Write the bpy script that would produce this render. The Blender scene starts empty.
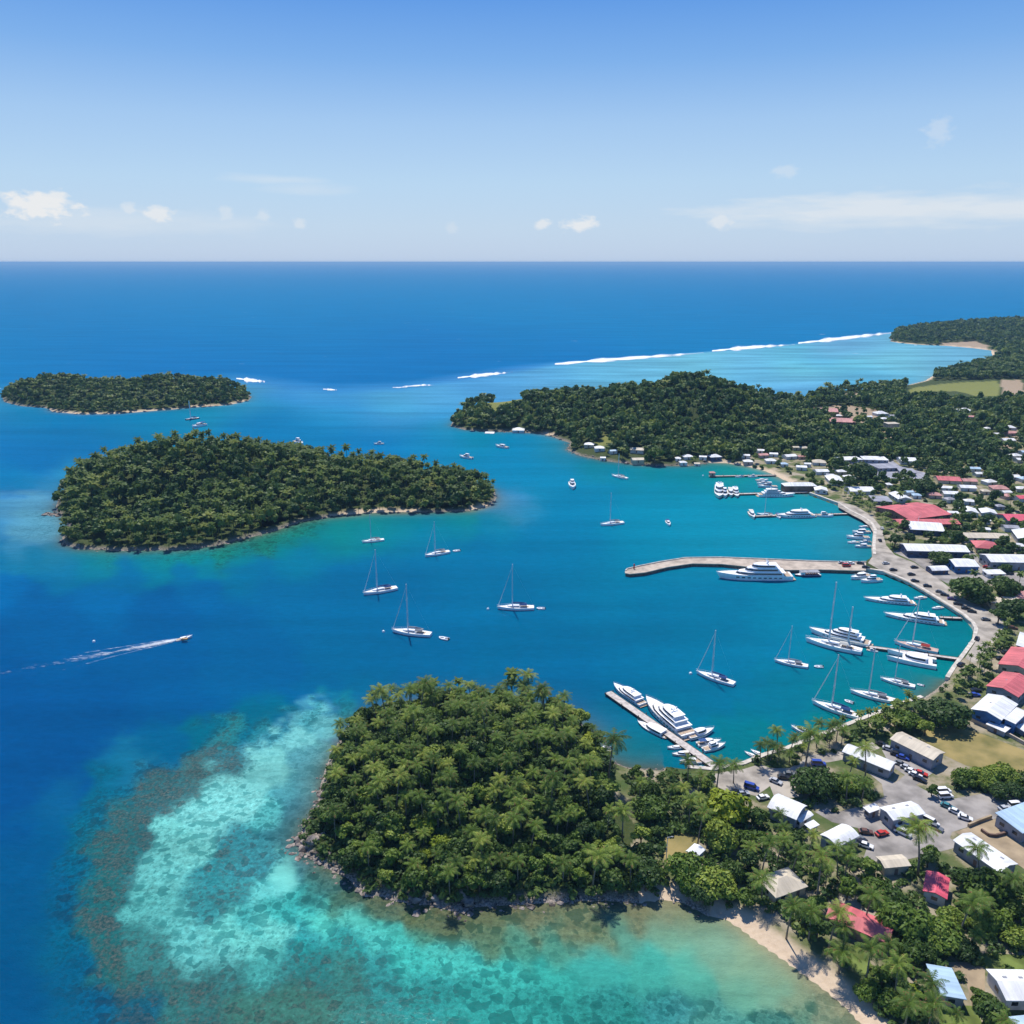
import bpy, math, random
import numpy as np
from mathutils import Vector, Matrix
random.seed(7); RNG = np.random.default_rng(11)
SC = bpy.context.scene
COL = SC.collection
R = math.radians
def srgb(r, g, b):
    return tuple(((c / 255) / 12.92 if c / 255 <= 0.04045 else (((c / 255) + 0.055) / 1.055) ** 2.4) for c in (r, g, b))

# ------------------------------------------------------------------ camera, sky, sun, exposure
CAM_H = 175.0; FPX = 804.0; PITCH = math.atan(250.0 / FPX)
cam = bpy.data.cameras.new('camera'); camo = bpy.data.objects.new('camera', cam); COL.objects.link(camo)
cam.sensor_width = 36; cam.lens = 36 * FPX / 1024; cam.clip_start = 1; cam.clip_end = 200000
camo.location = (0, 0, CAM_H); camo.rotation_euler = (math.pi / 2 - PITCH, 0, 0)
SC.camera = camo
SUN_EL, SUN_AZ = R(62), R(-13)          # azimuth measured from +Y, positive to +X
w = bpy.data.worlds.new('World'); SC.world = w; w.use_nodes = True
SUN_STRENGTH = 4.5; SKY_STRENGTH = 0.105
sl = bpy.data.lights.new('sun', 'SUN'); sl.energy = SUN_STRENGTH; sl.angle = R(0.55); sl.color = (1.0, 0.955, 0.88)
so = bpy.data.objects.new('sun', sl); COL.objects.link(so)
sv = Vector((math.sin(SUN_AZ) * math.cos(SUN_EL), math.cos(SUN_AZ) * math.cos(SUN_EL), math.sin(SUN_EL)))
so.rotation_euler = sv.to_track_quat('Z', 'Y').to_euler(); so.location = (0, 0, 400)
SC.view_settings.view_transform = 'Standard'; SC.view_settings.look = 'None'
SC.view_settings.exposure = 0.25; SC.view_settings.gamma = 1
SC.cycles.use_denoising = True
SC.cycles.max_bounces = 6; SC.cycles.diffuse_bounces = 3; SC.cycles.glossy_bounces = 2
SC.cycles.transmission_bounces = 2; SC.cycles.volume_bounces = 0; SC.cycles.transparent_max_bounces = 8
SC.cycles.sample_clamp_indirect = 4

def world_nodes():
    nt = w.node_tree; N = nt.nodes; L = nt.links
    bg = N['Background']; bg.inputs['Strength'].default_value = SKY_STRENGTH
    sky = N.new('ShaderNodeTexSky'); sky.sky_type = 'NISHITA'; sky.sun_disc = False
    sky.sun_elevation = SUN_EL; sky.sun_rotation = SUN_AZ; sky.altitude = 100
    sky.air_density = 1.0; sky.dust_density = 0.6; sky.ozone_density = 3.0
    tc = N.new('ShaderNodeTexCoord')
    sep = N.new('ShaderNodeSeparateXYZ'); L.new(tc.outputs['Generated'], sep.inputs[0])
    def m(op, a, b=None, c=None, clamp=False):
        n = N.new('ShaderNodeMath'); n.operation = op; n.use_clamp = clamp
        for i, v in enumerate((a, b, c)):
            if v is None: continue
            if isinstance(v, (int, float)): n.inputs[i].default_value = v
            else: L.new(v, n.inputs[i])
        return n.outputs[0]
    x, y, z = sep.outputs
    az = m('ARCTAN2', x, y); el = m('ARCSINE', z)
    cmb = N.new('ShaderNodeCombineXYZ'); L.new(az, cmb.inputs[0]); L.new(el, cmb.inputs[1])
    def noise(sx, sy, sc, det, rough=0.6):
        mp = N.new('ShaderNodeMapping'); mp.inputs['Scale'].default_value = (sx, sy, 1); L.new(cmb.outputs[0], mp.inputs[0])
        n = N.new('ShaderNodeTexNoise'); n.inputs['Scale'].default_value = sc; n.inputs['Detail'].default_value = det
        n.inputs['Roughness'].default_value = rough; L.new(mp.outputs[0], n.inputs['Vector']); return n.outputs[0]
    nf = noise(1, 1.7, 60, 6); nw = noise(1, 6, 14, 5)
    tot = None
    # clouds of the sky itself: (azimuth deg, elevation deg, half width, half height, density, soft)
    def dirof(px, py):
        dx = px - 512; fy = FPX * math.cos(PITCH) + (512 - py) * math.sin(PITCH); dz = -FPX * math.sin(PITCH) + (512 - py) * math.cos(PITCH)
        return math.atan2(dx, fy), math.atan2(dz, math.hypot(dx, fy))
    for px, py, hw, hh, den, kind in [(42, 206, 40, 15, 1.0, 'c'), (22, 205, 17, 9, .75, 'c'), (54, 200, 17, 12, .9, 'c'), (155, 214, 22, 9, .8, 'c'), (130, 208, 9, 6, .5, 'c'),
                                (226, 214, 10, 9, .35, 'c'), (262, 217, 9, 9, .35, 'c'), (299, 223, 9, 6, .4, 'c'), (543, 225, 10, 7, .7, 'c'), (582, 225, 21, 9, .85, 'c'), (720, 222, 15, 10, .6, 'c'),
                                (785, 171, 16, 8, .28, 'c'), (938, 130, 16, 13, .28, 'c'), (452, 227, 9, 6, .22, 'c'), (999, 213, 8, 5, .2, 'c'),
                                (268, 179, 55, 5, .3, 'w'), (308, 189, 45, 7, .22, 'w'), (890, 210, 190, 17, .62, 'w'), (1010, 208, 120, 15, .6, 'w'), (860, 224, 110, 6, .3, 'w'),
                                (110, 222, 150, 14, .3, 'w')]:
        a0, e0 = dirof(px, py); k = 1 / FPX
        dx = m('DIVIDE', m('SUBTRACT', az, a0), hw * k); dy = m('DIVIDE', m('SUBTRACT', el, e0), hh * k)
        r2 = m('SQRT', m('ADD', m('MULTIPLY', dx, dx), m('MULTIPLY', dy, dy)))
        if kind == 'c':
            v = m('ADD', m('SUBTRACT', 0.85, r2), m('MULTIPLY', m('SUBTRACT', nf, 0.5), 2.2))
            v = m('MULTIPLY', m('MULTIPLY', v, 2.0, clamp=True), den)
        else:
            v = m('ADD', m('SUBTRACT', 1.0, r2), m('MULTIPLY', m('SUBTRACT', nw, 0.5), 1.6))
            v = m('MULTIPLY', m('MULTIPLY', v, 1.3, clamp=True), den)
        tot = v if tot is None else m('MAXIMUM', tot, v)
    g = N.new('ShaderNodeMix'); g.data_type = 'RGBA'; g.inputs['Factor'].default_value = .88
    rp = N.new('ShaderNodeValToRGB'); L.new(m('MULTIPLY', el, 1 / R(90), clamp=True), rp.inputs[0]); e = rp.color_ramp.elements; K = 1 / 1.19
    stops = [(0.0, (186, 207, 236)), (2.2, (187, 211, 237)), (5, (180, 211, 240)), (8.5, (160, 198, 239)), (12, (120, 173, 234)), (15.5, (84, 149, 228)), (24, (66, 126, 210)), (90, (36, 80, 165))]
    for i, (d, c) in enumerate(stops):
        x = e[i] if i < 1 else (e[-1] if i == len(stops) - 1 else e.new(d / 90)); x.position = d / 90; x.color = (*[v * K for v in srgb(*c)], 1)
    sc = N.new('ShaderNodeVectorMath'); sc.operation = 'SCALE'; sc.inputs['Scale'].default_value = 1 / SKY_STRENGTH; L.new(rp.outputs[0], sc.inputs[0])
    L.new(sky.outputs[0], g.inputs['A']); L.new(sc.outputs[0], g.inputs['B'])
    mx = N.new('ShaderNodeMix'); mx.data_type = 'RGBA'; L.new(tot, mx.inputs['Factor'])
    L.new(g.outputs['Result'], mx.inputs['A']); mx.inputs['B'].default_value = (6.6, 6.75, 6.9, 1)
    L.new(mx.outputs['Result'], bg.inputs['Color'])


world_nodes()

# ------------------------------------------------------------------ pixel <-> world
SP, CP = math.sin(PITCH), math.cos(PITCH)
def rdir(px, py):
    u = 512 - py
    return np.array([px - 512.0, FPX * CP + u * SP, -FPX * SP + u * CP])
def P(px, py, z=0.0):
    d = rdir(px, py); t = (CAM_H - z) / -d[2]
    return Vector((d[0] * t, d[1] * t, z))
def proj(x, y, z):
    dz = z - CAM_H; depth = y * CP - dz * SP; up = y * SP + dz * CP
    depth = np.where(depth < 1, 1, depth)
    return 512 + FPX * x / depth, 512 - FPX * up / depth
def pxscale(p):
    return FPX / (p.y * CP - (p.z - CAM_H) * SP)

# ------------------------------------------------------------------ coast lines (pixel at water level, kind of the edge that starts here)
# b beach, r rocky, q quay
mainland = [(845,1009,'b'),(870,1035,'b'),(905,1075,'b'),(950,1130,'b'),(1300,1180,'b'),(2200,900,'b'),(2600,420,'b'),(1700,316,'b'),(1200,318,'r'),(1060,319,'r'),(1000,322,'r'),(940,326,'r'),(899,330,'r'),
 (892,336,'r'),(890,341.5,'b'),(903,343.5,'b'),(922,345,'b'),(948,346,'b'),(971,348,'b'),(991,350.5,'b'),(992,356,'r'),(995,361,'r'),(975,364.5,'r'),(963,367.5,'b'),(937,373,'b'),(924,381,'b'),(907,385,'b'),(881,388.5,'b'),(835,391,'r'),(820,397,'r'),(800,402,'r'),
 (760,397,'r'),(700,394,'r'),(620,396,'r'),(560,399,'r'),(520,403,'r'),(475,410,'r'),(455,418,'r'),(450,426,'r'),(465,430,'r'),(490,432,'r'),(515,432,'r'),(540,434,'b'),(550,436,'r'),(570,443,'r'),(567,450,'r'),(580,456,'r'),
 (605,461,'r'),(637,465,'r'),(662,466,'r'),(690,466,'r'),(709,463,'b'),(727,463.5,'b'),(741,465.5,'b'),(756,469,'b'),(767,472,'b'),(775,476,'b'),(792,484,'r'),(807,492,'r'),(809,495,'q'),(820,499,'q'),(838,505.5,'q'),(849,513,'q'),
 (862,519.5,'q'),(870,525,'q'),(874,532,'q'),(872.5,548,'q'),(873,557,'q'),(862,565,'q'),(860,571,'q'),(883,574.5,'q'),(892,578,'q'),(907,584.5,'q'),(922,592.5,'q'),(930,597.5,'q'),(945,607,'q'),(961,617,'q'),(971,626,'q'),(974,632,'q'),(972,643,'q'),
 (961,658,'q'),(952,670,'q'),(945,681,'r'),(935,690,'r'),(920,700,'q'),(905,705,'q'),(879,715,'q'),(866,720,'q'),(802,745,'q'),(785,752,'q'),(764,758,'q'),(742,767,'q'),(726,770,'q'),(712,773,'q'),(687,770.5,'q'),(665,770,'r'),(630,768,'r'),
 (608,760,'r'),(600,745,'r'),(588,728,'r'),(556,710,'r'),(505,699,'r'),(440,699,'r'),(392,706,'r'),(356,722,'r'),(338,742,'r'),(326,765,'r'),(320,785,'r'),(317,805,'r'),(303,825,'r'),(298,842,'r'),(307,857,'r'),(327,869,'r'),(350,880,'r'),
 (362,897,'r'),(378,896,'r'),(400,903,'r'),(425,904,'r'),(440,909,'r'),(460,913,'r'),(475,908,'r'),(520,905,'r'),(560,903,'r'),(600,901,'r'),(640,904,'b'),(660,901.5,'b'),(684,904,'r'),(707,916,'b'),(722,919,'b'),(739,929,'b'),(757,943,'b'),(780,959,'b'),(802,975,'b'),(825,992,'b')]
mid_isl = [(58,500,'r'),(55,510,'r'),(64,519,'r'),(70,529,'r'),(62,537,'r'),(64,545,'r'),(80,549,'r'),(120,551,'r'),(180,550,'r'),(215,546,'r'),(240,540,'r'),(275,531,'r'),(300,522,'r'),(330,517,'b'),(370,513,'b'),(420,512.5,'r'),(470,511,'b'),(490,506,'r'),(497,498,'r'),(494,490,'r'),
 (470,481,'r'),(400,473,'r'),(330,463,'r'),(260,456,'r'),(200,453,'r'),(140,459,'r'),(95,471,'r'),(68,486,'r')]
left_isl = [(2,396,'r'),(4,402,'r'),(20,406,'r'),(47,408,'b'),(52,412,'b'),(82,414.5,'b'),(117,414,'b'),(155,411,'b'),(195,407.5,'b'),(230,405,'b'),(248,401,'r'),(252,397,'r'),(245,392,'r'),(215,388,'r'),(150,385,'r'),(80,384,'r'),(25,386,'r'),(6,391,'r')]
LANDS = []
for nm, poly in (('mainland', mainland), ('mid', mid_isl), ('left', left_isl)):
    pts = np.array([P(a, b)[:2] for a, b, _ in poly]); LANDS.append((nm, pts, [k for _, _, k in poly]))
KW = {'b': (10.0, 7.5), 'r': (4.0, 3.2), 'q': (0.7, 0.0)}
def coast(x, y):
    """signed distance to the coast (positive on land), ramp width and sand width of the nearest edge"""
    x = np.atleast_1d(np.asarray(x, float)).ravel(); y = np.atleast_1d(np.asarray(y, float)).ravel()
    best = np.full(x.shape, 1e18); rw = np.zeros(x.shape); sw = np.zeros(x.shape); ins = np.zeros(x.shape, bool)
    for nm, pts, ks in LANDS:
        q = np.roll(pts, -1, axis=0); odd = np.zeros(x.shape, bool)
        for (ax, ay), (bx, by), k in zip(pts, q, ks):
            vx, vy = bx - ax, by - ay; l2 = vx * vx + vy * vy + 1e-9
            t = np.clip(((x - ax) * vx + (y - ay) * vy) / l2, 0, 1)
            d = (x - ax - t * vx) ** 2 + (y - ay - t * vy) ** 2
            m = d < best; best = np.where(m, d, best); rw = np.where(m, KW[k][0], rw); sw = np.where(m, KW[k][1], sw)
            c = (ay > y) != (by > y)
            if c.any():
                xi = ax + (y - ay) * vx / (vy if abs(vy) > 1e-9 else 1e-9)
                odd ^= c & (x < xi)
        ins |= odd
    d = np.sqrt(best)
    return np.where(ins, d, -d), rw, sw
# hills: centre pixel, height, radii in metres
HILLS = [(470,772,12.5,38,40),(420,810,6,32,32),(540,800,5,28,34),
 (190,492,31,70,52),(115,502,15,42,40),(262,490,21,62,48),(345,492,11,70,32),(430,493,6,60,26),
 (55,397,22,50,60),(100,398,15,45,55),(165,397,21,65,55),(215,397,15,40,50),
 (485,416,12,45,60),(530,417,18,60,70),(580,420,23,65,75),(630,424,31,65,80),(690,425,47,65,80),(735,427,28,45,75),(775,430,8,45,65),(840,430,2,90,90),(640,443,12,70,50),
 (905,425,2.5,160,110),(1010,422,7,160,130),(1120,430,18,200,200),
 (925,336,3,120,150),(985,334,5,200,240),(1050,330,7,260,300),(1020,352,4,150,150),(1150,335,13,400,400),(965,399,2,120,90)]
HW = [(P(a, b)[0], P(a, b)[1], h, rx, ry) for a, b, h, rx, ry in HILLS]
def height(x, y):
    d, rw, sw = coast(x, y)
    x = np.atleast_1d(np.asarray(x, float)).ravel(); y = np.atleast_1d(np.asarray(y, float)).ravel()
    t = np.clip(d / rw, 0, 1); base = 2.0 * (t * t * (3 - 2 * t))
    s = np.zeros(x.shape)
    for cx, cy, h, rx, ry in HW:
        q = np.exp(-(((x - cx) / rx) ** 2 + ((y - cy) / ry) ** 2)); s += (h * q) ** 3
    hill = np.maximum(s ** (1 / 3.0) - 1.2, 0); k = np.clip(d / 22, 0, 1)
    px, py = 0, 0
    r = base + hill * k * k * (3 - 2 * k)
    return np.where(d > 0, r, np.maximum(-3, d * 0.5))
def G(px, py, off=0.0):
    """point of the ground (plus off) seen at a pixel"""
    d = rdir(px, py)
    ts = np.geomspace(0.12, 6.0, 260) if d[2] < 0 else None
    X, Y, Z = d[0] * ts, d[1] * ts, CAM_H + d[2] * ts
    m = Z < np.maximum(height(X, Y), 0) + off
    if not m.any(): return P(px, py, off)
    i = int(np.argmax(m)); lo, hi = ts[max(i - 1, 0)], ts[i]
    for _ in range(12):
        t = (lo + hi) / 2
        if CAM_H + d[2] * t < max(height(d[0] * t, d[1] * t)[0], 0) + off: hi = t
        else: lo = t
    g = max(height(d[0] * hi, d[1] * hi)[0], 0)
    return Vector((d[0] * hi, d[1] * hi, g))
def inpoly(x, y, pts):
    odd = np.zeros(np.shape(x), bool); q = np.roll(pts, -1, axis=0)
    for (ax, ay), (bx, by) in zip(pts, q):
        c = (ay > y) != (by > y); odd ^= c & (x < ax + (y - ay) * (bx - ax) / ((by - ay) if abs(by - ay) > 1e-9 else 1e-9))
    return odd
def wpoly(pix, z=2.0): return np.array([P(a, b, z)[:2] for a, b in pix])

# ------------------------------------------------------------------ object helpers
def tag(o, label=None, cat=None, group=None, kind=None):
    if label: o['label'] = label
    if cat: o['category'] = cat
    if group: o['group'] = group
    if kind: o['kind'] = kind
    return o
def empty(name, loc, rz=0.0, sc=1.0):
    o = bpy.data.objects.new(name, None); COL.objects.link(o); o.location = loc; o.rotation_euler = (0, 0, rz); o.scale = (sc,) * 3
    o.empty_display_size = 0.5; return o
def npmesh(name, V, F, mats, fm=None, parent=None, smooth=False, attrs=None):
    """V (n,3), F list of arrays (each (k,3) or (k,4)); attrs {name: per-vertex floats or (n,3)}"""
    me = bpy.data.meshes.new(name); F = [np.asarray(f, np.int32) for f in (F if isinstance(F, list) else [F]) if len(f)]
    V = np.asarray(V, np.float32); me.vertices.add(len(V)); me.vertices.foreach_set('co', V.ravel())
    idx = np.concatenate([f.ravel() for f in F]); tot = np.concatenate([np.full(len(f), f.shape[1], np.int32) for f in F])
    me.loops.add(len(idx)); me.loops.foreach_set('vertex_index', idx)
    me.polygons.add(len(tot)); me.polygons.foreach_set('loop_start', np.concatenate([[0], np.cumsum(tot)[:-1]]).astype(np.int32))
    me.polygons.foreach_set('loop_total', tot)
    if fm is not None: me.polygons.foreach_set('material_index', np.asarray(fm, np.int32))
    me.polygons.foreach_set('use_smooth', np.full(len(tot), smooth))
    for k, v in (attrs or {}).items():
        v = np.asarray(v, np.float32)
        if v.ndim == 1: me.attributes.new(k, 'FLOAT', 'POINT').data.foreach_set('value', v)
        else:
            a = me.color_attributes.new(k, 'FLOAT_COLOR', 'POINT'); c = np.ones((len(v), 4), np.float32); c[:, :3] = v; a.data.foreach_set('color', c.ravel())
    me.update(calc_edges=True); me.validate()
    for m in mats: me.materials.append(m)
    o = bpy.data.objects.new(name, me); COL.objects.link(o)
    if parent: o.parent = parent
    return o
class MB:
    def __init__(s): s.v = []; s.f = []; s.m = []; s.cur = 0
    def add(s, vs, fs):
        n = len(s.v); s.v += [tuple(v) for v in vs]
        for f in fs: s.f.append(tuple(n + i for i in f)); s.m.append(s.cur)
        return s
    def box(s, x0, x1, y0, y1, z0, z1):
        return s.add([(x0,y0,z0),(x1,y0,z0),(x1,y1,z0),(x0,y1,z0),(x0,y0,z1),(x1,y0,z1),(x1,y1,z1),(x0,y1,z1)],
                     [(0,3,2,1),(4,5,6,7),(0,1,5,4),(1,2,6,5),(2,3,7,6),(3,0,4,7)])
    def prism(s, out, z0, z1, sc=1.0, cen=None):
        """outline (counter-clockwise xy) from z0 to z1, the top scaled by sc about cen"""
        n = len(out); cx, cy = cen or (sum(p[0] for p in out) / n, sum(p[1] for p in out) / n)
        vs = [(x, y, z0) for x, y in out] + [(cx + (x - cx) * sc, cy + (y - cy) * sc, z1) for x, y in out]
        return s.add(vs, [tuple(range(n - 1, -1, -1)), tuple(range(n, 2 * n))] + [(i, (i + 1) % n, n + (i + 1) % n, n + i) for i in range(n)])
    def tube(s, pts, r, n=6):
        pts = [Vector(p) for p in pts]; rs = r if isinstance(r, (list, tuple)) else [r] * len(pts); vs = []; fs = []
        for i, p in enumerate(pts):
            t = (pts[min(i + 1, len(pts) - 1)] - pts[max(i - 1, 0)]).normalized()
            a = t.cross(Vector((0, 0, 1)) if abs(t.z) < .9 else Vector((1, 0, 0))).normalized(); b = t.cross(a)
            vs += [p + (a * math.cos(k * 2 * math.pi / n) + b * math.sin(k * 2 * math.pi / n)) * rs[i] for k in range(n)]
        for i in range(len(pts) - 1):
            fs += [(i * n + k, i * n + (k + 1) % n, (i + 1) * n + (k + 1) % n, (i + 1) * n + k) for k in range(n)]
        fs += [tuple(range(n - 1, -1, -1)), tuple(range((len(pts) - 1) * n, len(pts) * n))]
        return s.add(vs, fs)
    def build(s, name, mats, parent=None, smooth=False, loc=None):
        me = bpy.data.meshes.new(name); me.from_pydata(s.v, [], s.f); me.update()
        for m in (mats if isinstance(mats, (list, tuple)) else [mats]): me.materials.append(m)
        for p, k in zip(me.polygons, s.m): p.material_index = k; p.use_smooth = smooth
        o = bpy.data.objects.new(name, me); COL.objects.link(o)
        if parent: o.parent = parent
        if loc: o.location = loc
        return o
def copy_tree(o, parent=None):
    c = o.copy(); COL.objects.link(c)
    if parent: c.parent = parent
    for ch in list(o.children): copy_tree(ch, c)
    return c

# ------------------------------------------------------------------ materials
def newmat(name):
    m = bpy.data.materials.new(name); m.use_nodes = True; return m, m.node_tree.nodes, m.node_tree.links, m.node_tree.nodes['Principled BSDF']
def simple(name, c, rough=.6, spec=.3, metal=0.0, var=.12, vs=.6, bump=0.0, bs=4.0, dirt=None, coord='Object'):
    m, N, L, B = newmat(name)
    B.inputs['Roughness'].default_value = rough; B.inputs['Specular IOR Level'].default_value = spec; B.inputs['Metallic'].default_value = metal
    tc = N.new('ShaderNodeTexCoord')
    nz = N.new('ShaderNodeTexNoise'); nz.inputs['Scale'].default_value = vs; nz.inputs['Detail'].default_value = 5; L.new(tc.outputs[coord], nz.inputs['Vector'])
    rp = N.new('ShaderNodeValToRGB'); e = rp.color_ramp.elements
    d = dirt or tuple(x * (1 - 2.2 * var) for x in c); e[0].color = (*d, 1); e[1].color = (*[min(1, x * (1 + var)) for x in c], 1); e[0].position = .3; e[1].position = .62
    L.new(nz.outputs[0], rp.inputs[0]); L.new(rp.outputs[0], B.inputs['Base Color'])
    if bump:
        n2 = N.new('ShaderNodeTexNoise'); n2.inputs['Scale'].default_value = bs; n2.inputs['Detail'].default_value = 4; L.new(tc.outputs[coord], n2.inputs['Vector'])
        bp = N.new('ShaderNodeBump'); bp.inputs['Strength'].default_value = bump; L.new(n2.outputs[0], bp.inputs['Height']); L.new(bp.outputs[0], B.inputs['Normal'])
    return m
def roofmat(name, c, rough=.5, dirt=.3):
    """corrugated sheet roof: ribs across the slope, streaky wear, panel to panel variation"""
    m, N, L, B = newmat(name); B.inputs['Roughness'].default_value = rough; B.inputs['Specular IOR Level'].default_value = .3
    tc = N.new('ShaderNodeTexCoord'); mp = N.new('ShaderNodeMapping'); mp.inputs['Scale'].default_value = (.9, .07, .2); L.new(tc.outputs['Object'], mp.inputs[0])
    nz = N.new('ShaderNodeTexNoise'); nz.inputs['Scale'].default_value = 1.0; nz.inputs['Detail'].default_value = 6; L.new(mp.outputs[0], nz.inputs['Vector'])
    n3 = N.new('ShaderNodeTexNoise'); n3.inputs['Scale'].default_value = .16; n3.inputs['Detail'].default_value = 4; L.new(tc.outputs['Object'], n3.inputs['Vector'])
    ad = N.new('ShaderNodeMath'); ad.operation = 'ADD'; L.new(nz.outputs[0], ad.inputs[0]); L.new(n3.outputs[0], ad.inputs[1])
    rp = N.new('ShaderNodeValToRGB'); e = rp.color_ramp.elements
    e[0].color = (*[x * (1 - dirt) for x in c], 1); e[1].color = (*[min(1, x * 1.05) for x in c], 1); e[0].position = .42; e[1].position = .58
    hf = N.new('ShaderNodeMath'); hf.operation = 'MULTIPLY'; hf.inputs[1].default_value = .5; L.new(ad.outputs[0], hf.inputs[0]); L.new(hf.outputs[0], rp.inputs[0]); L.new(rp.outputs[0], B.inputs['Base Color'])
    wv = N.new('ShaderNodeTexWave'); wv.inputs['Scale'].default_value = 1.1; wv.bands_direction = 'X'; L.new(tc.outputs['Object'], wv.inputs['Vector'])
    bp = N.new('ShaderNodeBump'); bp.inputs['Strength'].default_value = .35; bp.inputs['Distance'].default_value = .08; L.new(wv.outputs[0], bp.inputs['Height']); L.new(bp.outputs[0], B.inputs['Normal'])
    return m
def leafmat(name, dark, light, yellow, byattr=False, tr=.25):
    m, N, L, B = newmat(name)
    B.inputs['Roughness'].default_value = .55; B.inputs['Specular IOR Level'].default_value = .25
    rp = N.new('ShaderNodeValToRGB'); e = rp.color_ramp.elements
    e[0].color = (*dark, 1); e[0].position = .0; e[1].color = (*light, 1); e[1].position = .62; x = e.new(1.0); x.color = (*yellow, 1)
    tc = N.new('ShaderNodeTexCoord'); nz = N.new('ShaderNodeTexNoise'); nz.inputs['Scale'].default_value = .45 if not byattr else .045; nz.inputs['Detail'].default_value = 5 if byattr else 3; L.new(tc.outputs['Object'], nz.inputs['Vector'])
    if byattr:
        at = N.new('ShaderNodeAttribute'); at.attribute_name = 'tint'; src = at.outputs['Fac']
    else:
        oi = N.new('ShaderNodeObjectInfo'); src = oi.outputs['Random']
    ma = N.new('ShaderNodeMath'); ma.operation = 'MULTIPLY_ADD'; ma.inputs[1].default_value = .75; L.new(src, ma.inputs[0])
    mb = N.new('ShaderNodeMath'); mb.operation = 'MULTIPLY_ADD'; mb.inputs[1].default_value = 1.0 if not byattr else 1.5; mb.inputs[2].default_value = -.38 if not byattr else -.62; L.new(nz.outputs[0], mb.inputs[0]); L.new(mb.outputs[0], ma.inputs[2])
    L.new(ma.outputs[0], rp.inputs[0]); L.new(rp.outputs[0], B.inputs['Base Color'])
    t = N.new('ShaderNodeBsdfTranslucent'); L.new(rp.outputs[0], t.inputs[0]); mx = N.new('ShaderNodeMixShader'); mx.inputs[0].default_value = tr
    L.new(B.outputs[0], mx.inputs[1]); L.new(t.outputs[0], mx.inputs[2]); L.new(mx.outputs[0], N['Material Output'].inputs['Surface'])
    return m
M = {}
M['white'] = simple('white gelcoat', (.88, .88, .87), .3, .5, var=.05, vs=.3)
M['cream'] = simple('cream gelcoat', (.72, .68, .58), .4, .4, var=.06, vs=.3)
M['deck'] = simple('pale deck', (.78, .77, .74), .6, .3, var=.1, vs=.8)
M['teak'] = simple('teak deck', (.46, .35, .25), .7, .2, var=.15, vs=1)
M['glass'] = simple('dark glass', (.02, .03, .045), .12, .6, var=.2, vs=.5)
M['navy'] = simple('navy paint', (.02, .05, .13), .3, .5, var=.1)
M['blue'] = simple('blue wall paint', (.04, .15, .36), .6, .3, var=.15, vs=.4)
M['bluec'] = simple('blue canvas', (.03, .08, .22), .8, .2, var=.1)
M['redc'] = simple('red canvas', (.42, .05, .04), .8, .2, var=.1)
M['tan'] = simple('tan canvas', (.4, .27, .15), .8, .2, var=.1)
M['grey'] = simple('grey rubber', (.25, .26, .28), .6, .3, var=.1)
M['alu'] = simple('aluminium spar', (.72, .73, .75), .35, .5, .2, var=.05)
M['black'] = simple('black rubber', (.02, .02, .02), .7, .2, var=.1)
M['concrete'] = simple('harbour concrete', (.45, .375, .30), .85, .2, var=.14, vs=.25, bump=.2)
M['quayedge'] = simple('pale quay concrete', (.55, .50, .43), .85, .2, var=.14, vs=.35, bump=.2)
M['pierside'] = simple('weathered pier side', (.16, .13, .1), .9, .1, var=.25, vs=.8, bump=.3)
M['jetty'] = simple('jetty deck', (.5, .45, .41), .85, .2, var=.14, vs=.7, bump=.2)
M['asphalt'] = simple('worn asphalt', (.29, .265, .24), .9, .2, var=.2, vs=.16, bump=.2)
M['pave'] = simple('beige paving', (.36, .32, .27), .9, .2, var=.2, vs=.16, bump=.2)
M['dirt'] = simple('dry dirt', (.33, .255, .165), .95, .1, var=.2, vs=.15, bump=.2)
M['lawn'] = simple('mown lawn', (.13, .17, .045), .95, .1, var=.25, vs=.18, bump=.2)
M['drygrass'] = simple('dry grass', (.27, .21, .085), .95, .1, var=.22, vs=.1, bump=.2, dirt=(.15, .14, .05))
M['bark'] = simple('bark', (.14, .1, .07), .9, .1, var=.3, vs=3)
M['palmbark'] = simple('palm bark', (.24, .2, .155), .9, .1, var=.3, vs=4)
M['rock'] = simple('shore rock', (.24, .2, .17), .9, .2, var=.5, vs=.5, bump=.5, bs=2)
M['wpink'] = simple('pinkish wall', (.5, .36, .3), .85, .2, var=.1)
M['wgrey'] = simple('grey wall', (.3, .31, .34), .85, .2, var=.15, vs=.4)
M['wwhite'] = simple('white wall', (.62, .62, .6), .8, .2, var=.1, vs=.4)
M['wcream'] = simple('cream wall', (.55, .46, .33), .85, .2, var=.12, vs=.4)
M['wnavy'] = simple('dark blue wall', (.06, .08, .15), .7, .3, var=.2, vs=.4)
M['wbrown'] = simple('brown wall', (.2, .13, .1), .85, .2, var=.2, vs=.4)
M['rwhite'] = roofmat('white sheet roof', (.78, .78, .77), .45, .22)
M['rblue'] = roofmat('pale blue sheet roof', (.42, .57, .70), .4, .2)
M['rcream'] = roofmat('cream sheet roof', (.6, .52, .4), .55, .2)
M['rgrey'] = roofmat('grey sheet roof', (.34, .34, .38), .5, .3)
M['rpink'] = roofmat('pink red sheet roof', (.60, .14, .15), .55, .3)
M['rrose'] = roofmat('faded rose roof', (.56, .27, .24), .6, .3)
M['rcoral'] = roofmat('bright pink roof', (.68, .10, .15), .55, .2)
M['leaf'] = leafmat('broad leaves', (.035, .075, .012), (.125, .20, .026), (.30, .36, .05))
M['leafdark'] = leafmat('dark leaves', (.028, .06, .014), (.062, .115, .022), (.10, .16, .03))
M['leafyel'] = leafmat('yellow green leaves', (.15, .22, .012), (.22, .29, .018), (.30, .34, .025))
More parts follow.
